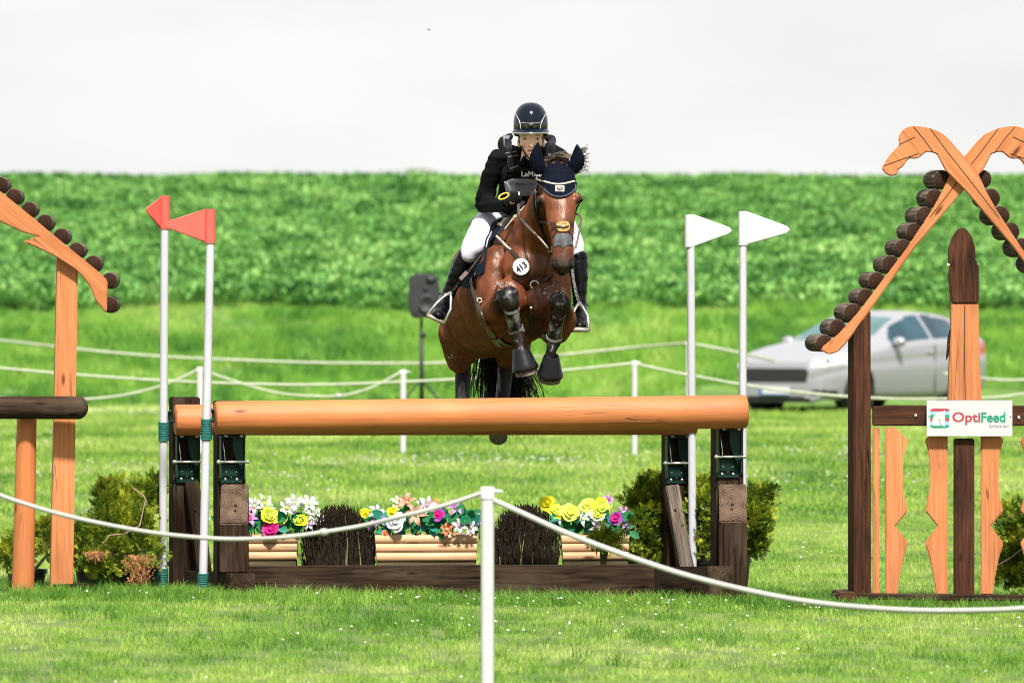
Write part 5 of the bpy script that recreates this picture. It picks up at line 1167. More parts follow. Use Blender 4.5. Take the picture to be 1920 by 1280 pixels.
# saddle
sad, SB_ = blob('saddle', [[(P(952,420,45.98), (.085,.09,.05)), (P(935,424,46.35), (.13,.12,.05)), (P(922,418,46.65), (.14,.10,.06))],
  [(P(938,430,46.0), (.06,.10,.07)), (P(912,462,45.98), (.05,.15,.10)), (P(898,505,45.98), (.045,.16,.10)), (P(893,535,45.98), (.035,.12,.05))],
  [(P(985,430,46.0), (.06,.10,.07)), (P(1035,470,46.0), (.05,.15,.12)), (P(1055,515,46.05), (.035,.15,.10))]], .012, BLACKL, horse, smooth=6)
patch('saddle_pad', SADP, horse, HB, [(965,392),(958,405),(944,428),(930,446),(917,462),(911,482),(908,512),(890,520),(886,537),(866,536),(872,510),(900,440),(930,410)], off=.012, Y=45.7, grid=8, th=.012)
strap('pad_piping', pmat('pale_blue_piping', (.34,.38,.45), .6), horse, None, [(922,434,45.74),(916,446,45.72),(912,462,45.68),(905,486,45.64),(897,500,45.64),(889,517,45.66)], .006, rnd=True)
strap('neck_strap', BLACKL, horse, None, [(982,378,45.62),(962,400,45.58),(948,420,45.56),(934,440,45.54)], .020, th=.006)
strap('neck_strap_trim', BEIGE, horse, None, [(984,386,45.55),(962,410,45.5),(946,430,45.47)], .006, rnd=True)
patch('numnah_fleece', pmat('olive_pad', (.42,.40,.26), .9, bump=.4, bscale=150), horse, HB, [(950,392),(962,386),(970,388),(955,404),(940,424),(932,424)], off=.020, Y=45.7, grid=6, th=.015)
# tail and mane hair
def strands(name, n, fn, r, mat=HAIR, seed=3):
    rs = random.Random(seed); mb = MB()
    for k in range(n): pts = fn(rs); mb.tube(pts, [r, r*.9, r*.7, r*.25][:len(pts)] if len(pts) <= 4 else r, 3, cap=False)
    o = mb.obj(name, mat, horse, smooth=True); o['kind'] = 'stuff'; return o
def tail_fn(rs):
    a = P(915+rs.gauss(0,14), 600+rs.uniform(-15,15), 47.42); u = rs.gauss(0,1)
    b1 = P(935+u*17, 665+rs.uniform(-15,15), 47.5+rs.gauss(0,.05)); b2 = P(945+u*24+rs.gauss(0,4), 715+rs.uniform(-14,18), 47.55+rs.gauss(0,.07)); e_ = P(952+u*29+rs.gauss(0,7), 768+rs.gauss(0,26), 47.6+rs.gauss(0,.1))
    return [a, b1, b2, e_]
strands('tail', 620, tail_fn, .0042)
strands('tail_wisps', 34, lambda rs: [P(938+rs.gauss(0,14), 645, 47.45), P(925+rs.gauss(0,30), 685, 47.42), P(940+rs.gauss(0,42), 725, 47.45), P(955+rs.gauss(0,42), 790+rs.gauss(0,25), 47.5)], .0026, seed=8)
MANE = pmat('dark_mane', (.03,.024,.02), .6, col2=(.14,.11,.085), scale=60)
strands('mane', 240, lambda rs: (lambda s: [P(1075-s*8, 294+s*3, 45.06), P(1058+rs.gauss(0,5)-s*6, 289+rs.gauss(0,3)+s*3, 45.1), P(1042+rs.gauss(0,7), 296+rs.gauss(0,4)+s*4, 45.13), P(1028+rs.gauss(0,7), 306+rs.gauss(0,4), 45.15)])(rs.random()), .0026, MANE, 5)
strands('mane_tuft', 60, lambda rs: (lambda y: [P(1078, y+6, 45.12), P(1092, y+rs.gauss(0,2), 45.12), P(1101+rs.gauss(0,3), y-2+rs.gauss(0,4), 45.13)])(rs.uniform(279,324)), .0022, MANE, 6)
strands('neck_mane', 200, lambda rs: (lambda y: [P(1052+rs.gauss(0,3), y, 45.3), P(1066, y+10, 45.26), P(1072+rs.gauss(0,4), y+34, 45.24)])(rs.uniform(330,460)), .003, MANE, 7)
for (mx_, my_, n_) in ((938,533,30),(1051,545,18),(1020,547,10),(1033,536,8),(845,668,14)):
    rs = random.Random(int(mx_)); mb = MB()
    for k in range(n_):
        h = hit(HB, mx_+rs.gauss(0,6), my_+rs.gauss(0,4), 45.2); mb.ell(h[0]+h[1]*.001, (rs.uniform(.002,.007), .002, rs.uniform(.002,.005)), seg=5, rings=4)
    mb.obj('foam_fleck', MUDW, horse, smooth=True)

# ------------------------------------------------------------------ rider
rider = thing('person', P(955, 430, 46.3), 'rider in black with a glossy dark helmet, white breeches and tall black boots', 'person')
m, t, b = newmat('skin'); b.inputs['Base Color'].default_value = (.52,.27,.18,1); b.inputs['Roughness'].default_value = .5; b.inputs['Subsurface Weight'].default_value = .15; b.inputs['Subsurface Radius'].default_value = (.01,.004,.002)
at = t.nodes.new('ShaderNodeAttribute'); at.attribute_name = 'coat'; t.links.new(at.outputs['Color'], b.inputs['Base Color']); SKIN = m
def skincol(p):
    px = p.x*F/p.y+960; py = (CH-p.z)*F/p.y+HZ; c = Vector((.90,.54,.42))
    if p.y-DY < 45.8 and py < 302:
        d = math.hypot((px-996)/7.0, (py-282.5)/2.6); c = c.lerp(Vector((.40,.13,.11)), .9*(1-sstep(.7, 1.25, d)))
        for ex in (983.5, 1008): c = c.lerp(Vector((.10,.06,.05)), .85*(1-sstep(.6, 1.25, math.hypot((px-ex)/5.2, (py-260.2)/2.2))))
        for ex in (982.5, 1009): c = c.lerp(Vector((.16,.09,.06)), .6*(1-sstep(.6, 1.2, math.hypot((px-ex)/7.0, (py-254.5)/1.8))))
        c = c.lerp(Vector((.62,.26,.20)), .35*(1-sstep(3, 10, math.hypot(px-981, py-272)))); c = c.lerp(Vector((.62,.26,.20)), .35*(1-sstep(3, 10, math.hypot(px-1011, py-272))))
        for ex in (992.5, 999.5): c = c.lerp(Vector((.2,.08,.06)), .7*(1-sstep(.5, 1.6, math.hypot(px-ex, py-275.2))))
    return c
SH1, SH2, EL1, WR1 = P(938,293,45.98), P(1046,290,45.98), P(908,384,46.06), P(951,379,45.66)
EL2, WR2 = P(1066,375,45.92), P(1020,384,45.66)
HIP1, HIP2 = P(935,408,46.5), P(985,408,46.5); KN1, KN2 = P(882,468,45.86), P(1080,470,46.0); AN1, AN2 = P(838,556,45.92), P(1088,578,45.95); TO1, TO2 = P(822,592,45.68), P(1087,612,45.72)
body_ = [
 [(P(995,232,45.80), (.085,.10,.10)), (P(996,262,45.785), (.068,.078,.06)), (P(996,282,45.775), (.050,.055,.035)), (P(996,296,45.77), (.026,.028,.018))],
 [(P(996,263,45.715), (.009,.012,.014)), (P(996,273,45.70), (.012,.014,.011))],
 [(P(996,282,45.722), (.017,.012,.009))], [(P(996,288,45.727), (.015,.012,.006))], [(P(996,297,45.735), (.016,.016,.012))],
 [(P(996,253,45.725), (.045,.02,.012))], [(P(980,270,45.745), (.018,.02,.018))], [(P(1012,270,45.745), (.018,.02,.018))],
 [(P(973,268,45.82), (.012,.02,.03))], [(P(1019,268,45.82), (.012,.02,.03))],
 [(P(995,278,45.84), .05), (P(992,310,45.95), .058)],
 [(P(992,330,46.05), (.11,.07,.10)), (P(975,370,46.25), (.12,.09,.12)), (P(960,405,46.5), (.14,.10,.11))],
 [(SH1, .034), (EL1, .024), (WR1, .020), (P(962,376,45.54), .022)], [(SH2, .034), (EL2, .024), (WR2, .020), (P(1008,382,45.58), .022)],
 [(P(992,316,46.02), .05), (SH1, .034)], [(P(992,316,46.02), .05), (SH2, .034)],
 [(HIP1, .07), (KN1, .034), (AN1, .024), (TO1, .022)], [(HIP2, .07), (P(1050,432,46.25), .05), (KN2, .032), (AN2, .024), (TO2, .022)]]
rb, RBV = blob('body', body_, .0065, SKIN, rider, smooth=3, colfn=skincol)
def fabric(p, n_): return 0
def folds(amp, fx, fz): return lambda p, n_: amp*noise.noise(Vector((p.x*fx, p.y*fx*.5, p.z*fz)))
JER = pmat('black_stretch_jersey', (.0045,.0045,.0055), .8, spec=.06, var=.3, scale=25); VST = pmat('charcoal_black_vest', (.009,.0095,.0115), .75, spec=.08, var=.3, bump=.3, bscale=250); VSG = pmat('grey_vest_panel', (.16,.17,.21), .75, spec=.1, var=.15, bump=.2, bscale=250)
BRE = pmat('white_breeches_sky_tint', (.50,.49,.575), .85, spec=.1, var=.04, scale=14, bump=.2, bscale=200); GLV = pmat('black_glove', (.005,.005,.006), .6, spec=.12, var=.3, bump=.4, bscale=120)  # lilac cast of skylit shade put into the white breeches' colour
jersey, JB = blob('jersey', [
 [(P(936,297,45.98), (.068,.075,.062)), (P(918,342,46.02), .060), (P(906,382,46.06), (.052,.055,.055)), (P(930,385,45.88), .045), (P(951,380,45.66), .036)],
 [(P(1045,294,45.98), (.066,.07,.06)), (P(1058,340,45.95), .055), (EL2, .05), (WR2, .036)],
 [(P(992,318,46.02), (.15,.10,.09)), (P(975,380,46.3), (.14,.11,.12)), (P(950,402,46.5), (.13,.11,.08))], [(P(950,292,45.98), .06), (P(1035,290,45.98), .06)],
 [(P(995,296,45.84), (.050,.05,.022)), (P(992,310,45.92), (.07,.06,.03))]], .0085, JER, rider, smooth=3, dispf=folds(.010, 9, 34))
vest, VB = blob('vest', [[(P(985,325,45.97), (.152,.10,.10)), (P(978,365,46.08), (.145,.11,.12)), (P(968,392,46.25), (.135,.11,.06))],
 [(P(960,284,45.98), (.042,.07,.04)), (P(962,318,45.93), (.05,.045,.06)), (P(964,350,45.97), (.045,.05,.06))], [(P(1030,280,45.96), (.045,.08,.045)), (P(1034,318,45.90), (.05,.055,.06))],
 [(P(946,271,46.06), (.044,.03,.05)), (P(942,264,46.06), (.024,.03,.026)), (P(957,256,46.08), (.018,.03,.022))], [(P(1036,264,46.05), (.022,.05,.035)), (P(1028,258,46.07), (.03,.04,.02))]], .008, VST, rider, smooth=3)
V_ = lambda nm, mt, pts, w, **k: strap(nm, mt, vest, VB, pts, w, Y=45.85, **k)
patch('grey_panel', VSG, vest, VB, [(948,340),(960,335),(985,335),(1010,336),(1030,340),(1030,362),(1000,366),(975,366),(958,362)], off=.006, Y=45.85, grid=6, smooth_poly=False)
patch('grey_side', pmat('pale_grey_lining', (.36,.36,.44), .7), vest, VB, [(947,340),(952,342),(958,352),(961,364),(956,366),(950,358)], off=.010, Y=45.85, grid=6, smooth_poly=False)
patch('shoulder_panel', VSG, vest, VB, [(942,256),(956,255),(948,272),(945,279)], off=.006, Y=45.9, grid=5, smooth_poly=False)
patch('chest_panel', pmat('black_chest_panel', (.003,.003,.0035), .8, spec=.05), vest, VB, [(950,322),(975,320),(1008,322),(1030,320),(1030,334),(1000,333),(960,333),(948,336)], off=.005, Y=45.85, grid=6, smooth_poly=False)
V_('webbing', BLACKL, [(952,262),(955,280),(957,300),(960,322)], .045, th=.008); V_('webbing', BLACKL, [(1034,262),(1036,280),(1036,300)], .042, th=.008)
for bx, by in ((959,287),(962,294),(965,315),(1036,290)): V_('buckle', pmat('grey_buckle', (.10,.10,.11), .4), [(bx-7,by+1.5),(bx+7,by-1.5)], .008, th=.006, off=.012)
VW = flat('vest_white_print', (.6,.6,.6)); q = hit(VB, 978, 331, 45.85)[0]
Mt = Matrix.Translation(P_world(977, 331, q.y-.022)) @ Matrix.Rotation(rad(90),4,'X')
text('LeMieux', 'lettering', VW, vest, 0, 0, 0, 14*q.y/F, M=Mt, bold=.0006, sx=.95)
q = hit(VB, 960, 347, 45.85)[0]; Mt = Matrix.Translation(P_world(957, 348.5, q.y-.028)) @ Matrix.Rotation(rad(-3),4,'Y') @ Matrix.Rotation(rad(90),4,'X')
text('DI EVENTING', 'lettering', SK, vest, 0, 0, 0, 8*q.y/F, M=Mt, bold=.0003, sx=.9)
patch('throat', SKIN, rider, JB, [(991,298),(1000,298),(998,308),(996,318),(993,308)], off=.004, Y=45.8, grid=4, smooth_poly=False)
# helmet
HEL = pmat('glossy_navy_helmet', (.0018,.0045,.012), .14, var=.1, coat=.16, spec=.25); HEB = pmat('helmet_dark_band', (.004,.006,.004), .12, coat=.4, spec=.4, var=.2); HTR = pmat('silver_helmet_trim', (.45,.43,.42), .3, metal=.5, var=.1)
hc = P(995, 232, 45.80); hm = MB(); vs_ = []; fs_ = []; sg, rg = 40, 16
for i in range(rg+1):
    th = math.pi*.5*i/rg
    for k in range(sg):
        a = 6.283185*k/sg; fr = .5-.5*math.sin(a)         # 1 at the front (-y)
        rx, ry, rz = .1045, .128, .128
        zlow = -.045-.030*(1-fr)                        # deeper behind
        x = rx*math.cos(a)*math.cos(th)**.8; y = ry*math.sin(a)*math.cos(th)**.8; z = rz*math.sin(th)
        vs_.append(hc+Vector((x, y, z)))
low_ = []
for k in range(sg):
    a = 6.283185*k/sg; fr = .5-.5*math.sin(a); low_.append(hc+Vector((.1035*math.cos(a), .127*math.sin(a), -.045-.04*(1-fr))))
inn = [hc+(v-hc)*.93 for v in low_]
vs_ = low_+vs_+inn
for i in range(rg+1):
    for k in range(sg): fs_.append((i*sg+k, i*sg+(k+1)%sg, (i+1)*sg+(k+1)%sg, (i+1)*sg+k))
b0 = (rg+2)*sg
for k in range(sg): fs_.append((b0+k, b0+(k+1)%sg, (k+1)%sg, k))
fs_.append(tuple((rg+1)*sg+k for k in range(sg))[::-1]); fs_.append(tuple(b0+k for k in range(sg)))
helmet = MB().add(vs_, fs_).obj('helmet', HEL, rider, smooth=True); helmet.data.set_sharp_from_angle(angle=rad(60))
HV = BVHTree.FromPolygons(vs_, fs_)
# peak
vs_ = []; fs_ = []; nk = 18
for k in range(nk+1):
    a = rad(-90)+rad(-78+156*k/nk); e_ = math.cos(a+rad(90)); base = hc+Vector((.103*math.cos(a), .126*math.sin(a), -.030)); out_ = base+Vector((math.cos(a)*.010, -.036*max(0,e_)**.8, -.022-.010*e_))
    vs_ += [base+Vector((0,0,.006)), out_+Vector((0,0,.003)), out_-Vector((0,0,.003)), base-Vector((0,0,.006))]
for k in range(nk):
    for j in range(4): fs_.append((k*4+j, k*4+(j+1)%4, (k+1)*4+(j+1)%4, (k+1)*4+j))
fs_ += [(3,2,1,0), (nk*4, nk*4+1, nk*4+2, nk*4+3)]
MB().add(vs_, fs_).obj('peak', HEL, helmet, smooth=True); MB().tube([(vs_[4*k+1]+vs_[4*k+2])/2 for k in range(nk+1)], .0032, 6).obj('peak_trim', HTR, helmet, smooth=True)
patch('front_panel', HEB, helmet, HV, [(966,229),(978,228),(995,229),(1012,228),(1024,229),(1025,243),(1010,244),(980,244),(964,243)], off=.0025, Y=45.7, grid=6, th=.003, smooth_poly=False)
H2 = lambda pts, w, mt=HTR: strap('trim', mt, helmet, HV, pts, w, Y=45.7, rnd=True, off=.0015, step=3)
H2([(967,212),(972,222),(976,230),(977,243)], .0055); H2([(1023,212),(1018,222),(1014,230),(1012,243)], .0055); H2([(977,230),(986,231),(995,231.5),(1004,231),(1013,230)], .003)
for x in (987, 1001): H2([(x,236),(x,243)], .003, pmat('olive_vent', (.10,.11,.03), .4))
strap('emblem', HTR, helmet, HV, [(992.5,233),(995.5,232.4),(994.5,234),(997,235.6)], .004, Y=45.7, rnd=True, step=1, off=.003)
# chin strap, hair, face details
strap('chin_strap', BLACKL, rider, RBV, [(971,256),(976,270),(983,283),(990,294),(996,299)], .011, Y=45.75, th=.004); strap('chin_strap', BLACKL, rider, RBV, [(1021,256),(1017,270),(1010,284),(1003,294),(996,299)], .011, Y=45.75, th=.004)
for ex in (983.5, 1008.5):
    MB().ell(hit(RBV, ex, 260, 45.75)[0]+Vector((0,.0035,0)), (.0085,.006,.0045)).obj('eye', flat('eye_white', (.35,.32,.30), .3), rider, smooth=True)
    MB().ell(hit(RBV, ex, 260, 45.75)[0]+Vector((0,-.0012,0)), (.0042,.003,.0042)).obj('iris', flat('eye_dark', (.02,.015,.012), .2), rider, smooth=True)
strap('lips', flat('lips', (.42,.14,.12), .45), rider, RBV, [(990,282.3),(993,281.2),(996,281.6),(999,281.2),(1002.5,282.3)], .006, Y=45.75, rnd=True, off=-.002, step=1)
# gloved hands closed on the reins
def hand(w_, kn, side):
    d = (kn-w_).normalized(); s_ = d.cross(UP).normalized()*side; ch = [[(w_, (.028)), (w_.lerp(kn,.6), (.034,.034,.026)), (kn, (.036,.034,.026))]]
    for k in range(4):
        o_ = UP*(.028-.017*k); a_ = kn+o_*.9; l_ = (.036,.040,.037,.030)[k]; b1 = a_+d*l_*.6-s_*.012; b2 = b1-s_*.026+d*.004; b3 = b2-d*l_*.55; ch.append([(a_, .0105), (b1, .0098), (b2, .009), (b3, .008)])
    th0 = w_.lerp(kn,.35)+UP*.022; ch.append([(th0, .014), (th0+d*.03+UP*.014-s_*.012, .0115), (th0+d*.05+UP*.006-s_*.03, .0095)])
    return blob('glove', ch, .0045, GLV, rider, smooth=2)
hand(P(953,378,45.60), P(968,372,45.53), -1); hand(P(1022,384,45.64), P(1006,380,45.58), 1)
MB().tube([P(944.5,368,45.585)+Vector((.030*math.cos(q), .012*math.sin(q), .016*math.sin(q)+.010*math.cos(q))) for q in [k*.3142 for k in range(21)]], .0055, 6).obj('bracelet', pmat('yellow_rubber_ring', (.62,.42,.05), .5), rider, smooth=True)
strap('wrist', SKIN, rider, None, [(953,370,45.58),(951,377,45.575),(953,384,45.58)], .012, rnd=True)
strap('glove_tab', BEIGE, rider, None, [(972.5,360,45.53),(973.5,366,45.52)], .008, th=.003)
# breeches and boots
br_, BRV = blob('breeches', [[(P(952,402,46.5), (.155,.12,.10)), (P(925,420,46.2), (.125,.13,.10)), (P(900,445,45.95), (.088,.10,.085)), (P(884,466,45.84), (.066,.068,.06)), (P(879,478,45.84), (.056,.06,.05))],
 [(P(985,405,46.5), (.13,.12,.10)), (P(1050,425,46.25), (.10,.10,.09)), (P(1074,455,46.05), (.068,.07,.07)), (P(1077,478,46.0), (.056,.06,.05))]], .010, BRE, rider, smooth=5, dispf=folds(.006, 12, 22))
def boot(kn, an, to, lab):
    d = (to-an).normalized(); ax = (kn-an)
    mid = an.lerp(kn, .62)
    o, bv = blob('boot', [[(kn+ax*.05, (.061,.064,.03)), (mid, (.058,.064,.05)), (an.lerp(kn,.25), (.043,.048,.04)), (an, (.042,.05,.04))], [(an, (.044,.05,.042)), (an.lerp(to,.55), (.046,.055,.038)), (to, (.045,.045,.032))], [(an+Vector((0,.04,-.045)), (.034,.035,.03))]], .0075, PATENT, rider, smooth=3, dispf=folds(.004, 14, 40))
    so = MB().tube([an+Vector((0,.055,-.070)), an+Vector((0,.02,-.062)), an.lerp(to,.7)+Vector((0,.02,-.012))], [.026,.028,.024], 14).obj('sole', pmat('boot_sole', (.02,.017,.013), .7), o, smooth=True)
    sp_ = MB().tube([an+Vector((-.045,0,.02)), an+Vector((0,-.05,.006)), an+Vector((.045,0,.02))], .006, 6).obj('spur_strap', BLACKL, o, smooth=True)
    MB().tube([an+Vector((.0,-.055,.006))+Vector((.014*a_,-.004,.012*b_)) for a_, b_ in ((-1,-1),(1,-1),(1,1),(-1,1),(-1,-1))], .003, 6).obj('buckle', STEEL, o)
    return o
boot(KN1+Vector((-.02,0,-.03)), AN1, TO1, ''); boot(KN2+Vector((.012,0,-.04)), AN2, TO2, '')
# stirrups hang from the saddle
STI = pmat('satin_steel_stirrup', (.50,.50,.48), .32, metal=.85, var=.1)
def stirrup(top, bl, br2, brw):
    t_, l_, r_ = P(*top), P(*bl), P(*br2); w_ = MB(); m1 = t_.lerp(l_,.55)+(l_-r_).normalized()*.012; m2 = t_.lerp(r_,.5)+(r_-l_).normalized()*.022
    w_.tube([t_, t_.lerp(m1,.5)+Vector((0,0,.006)), m1, l_], [.008,.008,.009,.010], 8); w_.tube([t_, t_.lerp(m2,.55)+Vector((0,0,.004)), m2, r_], [.008,.008,.009,.009], 8)
    o = w_.obj('stirrup', STI, horse, smooth=True); d = (r_-l_); fw = d.cross(Vector((0,1,0))).normalized()
    MB().tube([l_, l_.lerp(r_,.5)+fw*.004, r_], [.012,.016,.012], 8).obj('tread', pmat('stirrup_tread', (.30,.28,.22), .5, metal=.4), o, smooth=True)
stirrup((846,547,45.72), (801,591,45.66), (832,606,45.66), 1); stirrup((1086,566,45.8), (1066,619,45.68), (1104,619,45.68), 1)
strap('stirrup_leather', BLACKL, horse, None, [(913,468,45.72),(890,495,45.7),(868,522,45.68),(847,548,45.7)], .018, th=.005); strap('stirrup_leather', LEATHER, horse, None, [(902,478,45.7),(880,508,45.68),(850,545,45.69)], .010, th=.004)
strap('stirrup_leather_end', pmat('grey_brown_keeper', (.12,.09,.08), .5), horse, None, [(876,510,45.67),(863,524,45.665)], .026, th=.006)
strap('stirrup_leather', BLACKL, horse, None, [(1072,490,45.9),(1076,530,45.85),(1085,566,45.8)], .02, th=.005)

# ------------------------------------------------------------------ car
P = P_world
PAINT = pmat('silver_grey_car_paint', (.25,.255,.278), .34, metal=.1, var=.02, coat=1, scale=3); GLASS = pmat('tinted_car_glass', (.006,.026,.042), .06, var=.2, spec=.5, coat=.2, scale=2, col2=(.016,.06,.085)); CARK = pmat('black_car_plastic', (.012,.014,.014), .5)
WSCR = pmat('windscreen_glass', (.05,.12,.125), .08, var=.2, spec=.6, scale=2); LAMP = pmat('clear_headlamp', (.46,.47,.48), .12, metal=.2, coat=.6, var=.3, scale=20); TYRE = pmat('car_tyre', (.018,.018,.018), .85); ALLOY = pmat('alloy_rim', (.42,.43,.44), .3, metal=.7); REDL = pmat('red_tail_lamp', (.5,.03,.03), .2, coat=.8)  # the windscreen's pale teal stands in for a reflection in the glass
STN = [ # x, half width at sill, belt, top; z bottom, belt, top
 (0.00,.50,.58,.44,.14,.60,.71),(.05,.68,.72,.58,.14,.65,.77),(.18,.76,.80,.66,.18,.70,.83),(.40,.83,.87,.70,.17,.76,.89),(.75,.87,.90,.72,.18,.83,.95),(1.05,.88,.91,.73,.20,.87,.99),(1.28,.88,.91,.72,.20,.90,1.03),
 (1.50,.88,.91,.68,.19,.91,1.11),(1.80,.88,.91,.62,.19,.94,1.25),(2.10,.88,.91,.58,.19,.96,1.37),(2.45,.88,.91,.57,.19,.98,1.455),(2.85,.88,.91,.57,.19,.995,1.475),(3.25,.88,.91,.56,.20,1.01,1.455),(3.60,.87,.90,.54,.20,1.03,1.40),(3.90,.86,.88,.52,.22,1.05,1.31),(4.10,.84,.85,.50,.25,1.05,1.18),(4.25,.80,.80,.52,.30,.98,1.05),(4.36,.72,.72,.55,.34,.80,.88)]
XS = np.linspace(0, 4.36, 190); SA = np.array(STN)
def stn(x):
    i = min(max(np.searchsorted(SA[:,0], x)-1, 0), len(SA)-2); p1, p2 = SA[i], SA[i+1]; p0, p3 = SA[max(i-1,0)], SA[min(i+2,len(SA)-1)]; t_ = (x-p1[0])/(p2[0]-p1[0])
    h = p2[0]-p1[0]; m1 = (p2-p0)/max(p2[0]-p0[0],1e-6)*h; m2 = (p3-p1)/max(p3[0]-p1[0],1e-6)*h
    return (2*t_**3-3*t_**2+1)*p1+(t_**3-2*t_**2+t_)*m1+(-2*t_**3+3*t_**2)*p2+(t_**3-t_**2)*m2
def section(x):
    _, hs, hb, ht, zb, zl, zt = stn(x); out = [(hs*.9, zb), (hs*.985, zb+.03)]
    for k in range(1, 15): q = k/15; out.append((hs+(hb-hs)*q+.035*math.sin(math.pi*q)*min(1,x/.5)-.012*math.exp(-((q-.72)/.06)**2), zb+.04+(zl-zb-.04)*q))
    out.append((hb, zl)); hh = zt-zl
    for k in range(1, 16): q = k/15; out.append((hb-.015+(ht-hb+.015)*q**1.15, zl+.006+(hh-.006)*(1-(1-q)**1.0)*.93))
    for k in range(1, 13): q = k/12; out.append((ht*(1-q)**.85*(1-.0*q), zl+hh*(.93+.07*math.sin(math.pi/2*q))))
    return out
secs = [section(x) for x in XS]; NS = len(secs[0]); vs_ = []; fs_ = []
for i, x in enumerate(XS):
    for (y, z) in secs[i]: vs_.append(Vector((x, y, z)))
    for (y, z) in secs[i]: vs_.append(Vector((x, -y, z)))
NN = 2*NS
wheels_x = (.86, 3.50)
sel = dict(body=[], windscreen=[], side_window=[], grille=[], lower_intake=[], headlamp=[], tail_lamp=[], rear_window=[], fog_recess=[])
def region(x, y, z, k):
    ay = abs(y); belt = k < 17
    if belt:
        for wx in wheels_x:
            if (x-wx)**2+(z-.32)**2 < .355**2 and ay > .6: return None
    if k >= 18 and k < 30:
        if 1.72 < x < 3.98 and not (2.72 < x < 2.80) and not (3.52 < x < 3.56):
            zt = stn(x)[6]; zlow = stn(x)[5]+.02
            if zlow < z < zt-.075 and z < .99+(x-1.62)*.78 and z < 1.05+(4.02-x)*.62: return 'side_window'
    if k >= 31 and 1.34 < x < 2.20 and ay < .66*(1-.08*(x-1.3)): return 'windscreen'
    if k >= 31 and 3.82 < x < 4.16 and ay < .46: return 'rear_window'
    if x < .32 and .44 < z < .64 and ay < .57-max(0,(z-.52))*1.6-max(0,.49-z)*2.0: return 'grille'
    if x < .30 and .12 < z < .235 and ay < .48+(.235-z)*1.6: return 'lower_intake'
    if x < .62 and ay > .50 and .655+x*.06 < z < .70+min(.15,(x)*.35) and x > .03: return 'headlamp'
    if x < .5 and .60 < ay and .25 < z < .33 and ay < .84 and x > .02: return 'fog_recess'
    if x > 4.02 and ay > .55 and .82 < z < 1.02: return 'tail_lamp'
    return 'body'
for i in range(len(XS)-1):
    for sd_ in (0, 1):
        for k in range(NS-1):
            a = i*NN+sd_*NS+k; f = (a, a+1, a+NN+1, a+NN) if sd_ else (a, a+NN, a+NN+1, a+1)
            c = (vs_[f[0]]+vs_[f[1]]+vs_[f[2]]+vs_[f[3]])/4; r = region(c.x, c.y, c.z, k)
            if r: sel[r].append(f)
for i0, fl_ in ((0, 0), (len(XS)-1, 1)):
    for k in range(NS-1):
        a = i0*NN+k; f = (a, a+1, a+NS+1, a+NS); c = (vs_[f[0]]+vs_[f[1]]+vs_[f[2]]+vs_[f[3]])/4
        r = ('grille' if .44 < c.z < .64 else 'lower_intake' if c.z < .235 else 'body') if not fl_ else 'body'
        sel[r].append(f if not fl_ else f[::-1])
car = thing('silver_car', (0,0,0), 'silver hatchback parked on the far side of the field, behind the right arch', 'car')
hd_ = rad(180-52); Mc = Matrix.Translation(P(1402+0, 756, 117.6)) 
ang = rad(52.5)   # car axis (front to rear) leads right and away
Rm = Matrix.Rotation(ang, 4, 'Z'); org = P(1455, 756, 112.2); org.z = gz(org.x, org.y)+.0
car.matrix_basis = Matrix.Translation(org) @ Rm; WM[car] = car.matrix_basis.copy(); CM = WM[car]
mats = dict(body=PAINT, windscreen=WSCR, side_window=GLASS, grille=CARK, lower_intake=CARK, headlamp=LAMP, tail_lamp=REDL, rear_window=GLASS, fog_recess=CARK)
def sub(name, faces, mat, off=0):
    idx = {}; vv = []; ff = []
    for f in faces:
        for i in f:
            if i not in idx: idx[i] = len(vv); vv.append(vs_[i].copy())
        ff.append(tuple(idx[i] for i in f))
    m = bpy.data.meshes.new(name); m.from_pydata(vv, [], ff); bm = bmesh.new(); bm.from_mesh(m); bmesh.ops.remove_doubles(bm, verts=bm.verts, dist=1e-5); bmesh.ops.recalc_face_normals(bm, faces=bm.faces); bm.to_mesh(m); bm.free()
    m.polygons.foreach_set('use_smooth', [True]*len(m.polygons)); m.materials.append(mat); o = bpy.data.objects.new(name, m); return link(o, car, CM)
for nm in ('body', 'windscreen', 'grille', 'lower_intake', 'rear_window'): sub(nm, sel[nm], mats[nm])
for nm in ('side_window', 'headlamp', 'tail_lamp', 'fog_recess'):
    for sgn in (1, -1):
        fs2 = [f for f in sel[nm] if sgn*vs_[f[0]].y > 0]
        if nm == 'side_window':
            for lo_, hi_ in ((0,2.76),(2.76,3.54),(3.54,5)): sub(nm, [f for f in fs2 if lo_ < vs_[f[0]].x <= hi_], mats[nm])
        else: sub(nm, fs2, mats[nm])
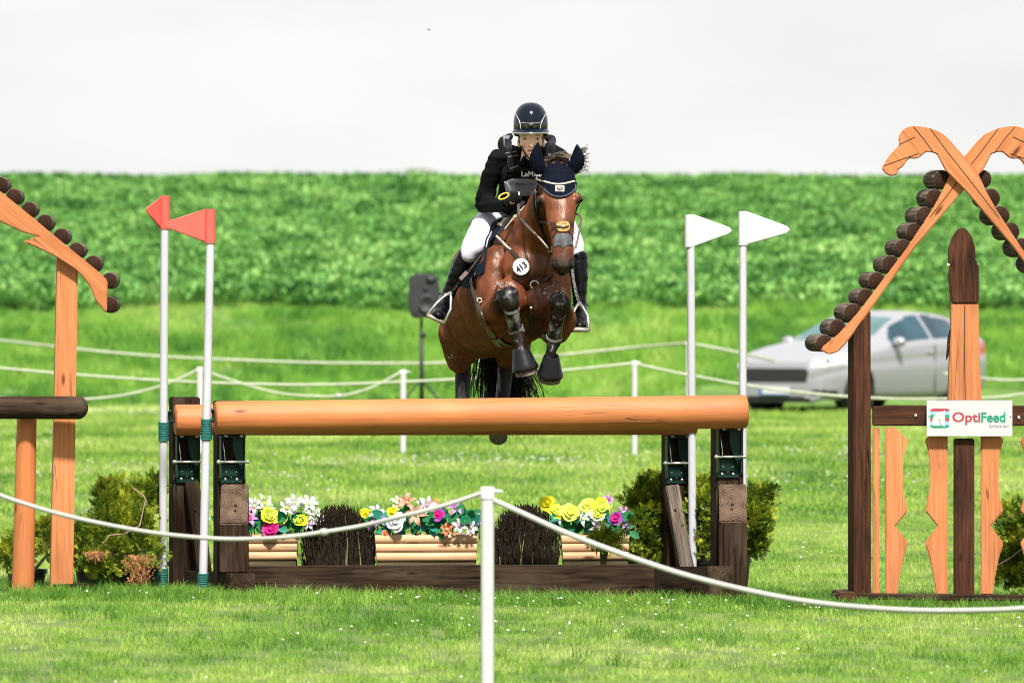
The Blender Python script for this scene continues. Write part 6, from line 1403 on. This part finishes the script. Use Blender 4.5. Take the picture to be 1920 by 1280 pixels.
for wx in wheels_x:
    for s_ in (1, -1):
        M = CM @ Matrix.Translation((wx, s_*.79, .32)) @ Matrix.Rotation(rad(90), 4, 'X')
        wh = MB().lathe([(.20,-.10),(.30,-.10),(.318,-.085),(.322,0),(.318,.085),(.30,.10),(.20,.10)], 32).obj('wheel', TYRE, car, M, sharp=50)
        wm_ = MB().lathe([(.20,-.085),(.21,0),(.20,.085)], 24); 
        for k in range(5):
            for q in (-.13,.13): a = k*1.2566+q; wm_.box((math.cos(a)*.11, math.sin(a)*.11, -s_*.075), (.19,.03,.02), Matrix.Rotation(a,3,'Z'))
        wm_.obj('rim', ALLOY, wh, M)
        MB().lathe([(.35,-.14),(.36,-.02),(.36,.12),(.33,.12),(.33,-.14)], 26).obj('wheel_arch', CARK, car, M)
for s_ in (1, -1):
    mo = MB().ell((1.72, s_*1.0, 1.02), (.075,.11,.075)).obj('door_mirror', PAINT, car, CM @ Matrix.Identity(4), smooth=True); MB().box((1.74, s_*.93, .97), (.07,.12,.03)).obj('mirror_stalk', CARK, car, CM)
    for xh in (2.62, 3.42): MB().box((xh, s_*.925, .86), (.20,.03,.03)).obj('door_handle', PAINT, car, CM, bevel=.01)
    MB().box((2.76, s_*.925, .62), (.012,.01,.70)).obj('door_gap', CARK, car, CM); MB().ell((.20, s_*.72, .29), (.05,.05,.04)).obj('fog_lamp', LAMP, car, CM, smooth=True)
    for xl in (.22,.36,.48): MB().ell((xl, s_*(.745+.12*(xl)), .72+.09*xl), (.035,.035,.03)).obj('lamp_lens', CARK, car, CM, smooth=True)
MB().box((2.2,0,.24), (3.6,1.5,.10)).obj('floor_pan', CARK, car, CM); MB().box((2.3,0,.60), (2.6,1.5,.5)).obj('interior', CARK, car, CM)
pl = MB().box((-.035,0,.32), (.02,.52,.112)).obj('number_plate', flat('plate_white', (.5,.5,.5), .3), car, CM); MB().box((-.047,.24,.32), (.004,.04,.112)).box((-.047,0,.262), (.004,.52,.012)).obj('plate_band', flat('plate_blue', (.02,.10,.38), .4), pl, CM)
MB().ell((.06,0,.72), (.03,.05,.02)).obj('badge', flat('badge_grey', (.18,.2,.25), .3), car, CM, smooth=True)
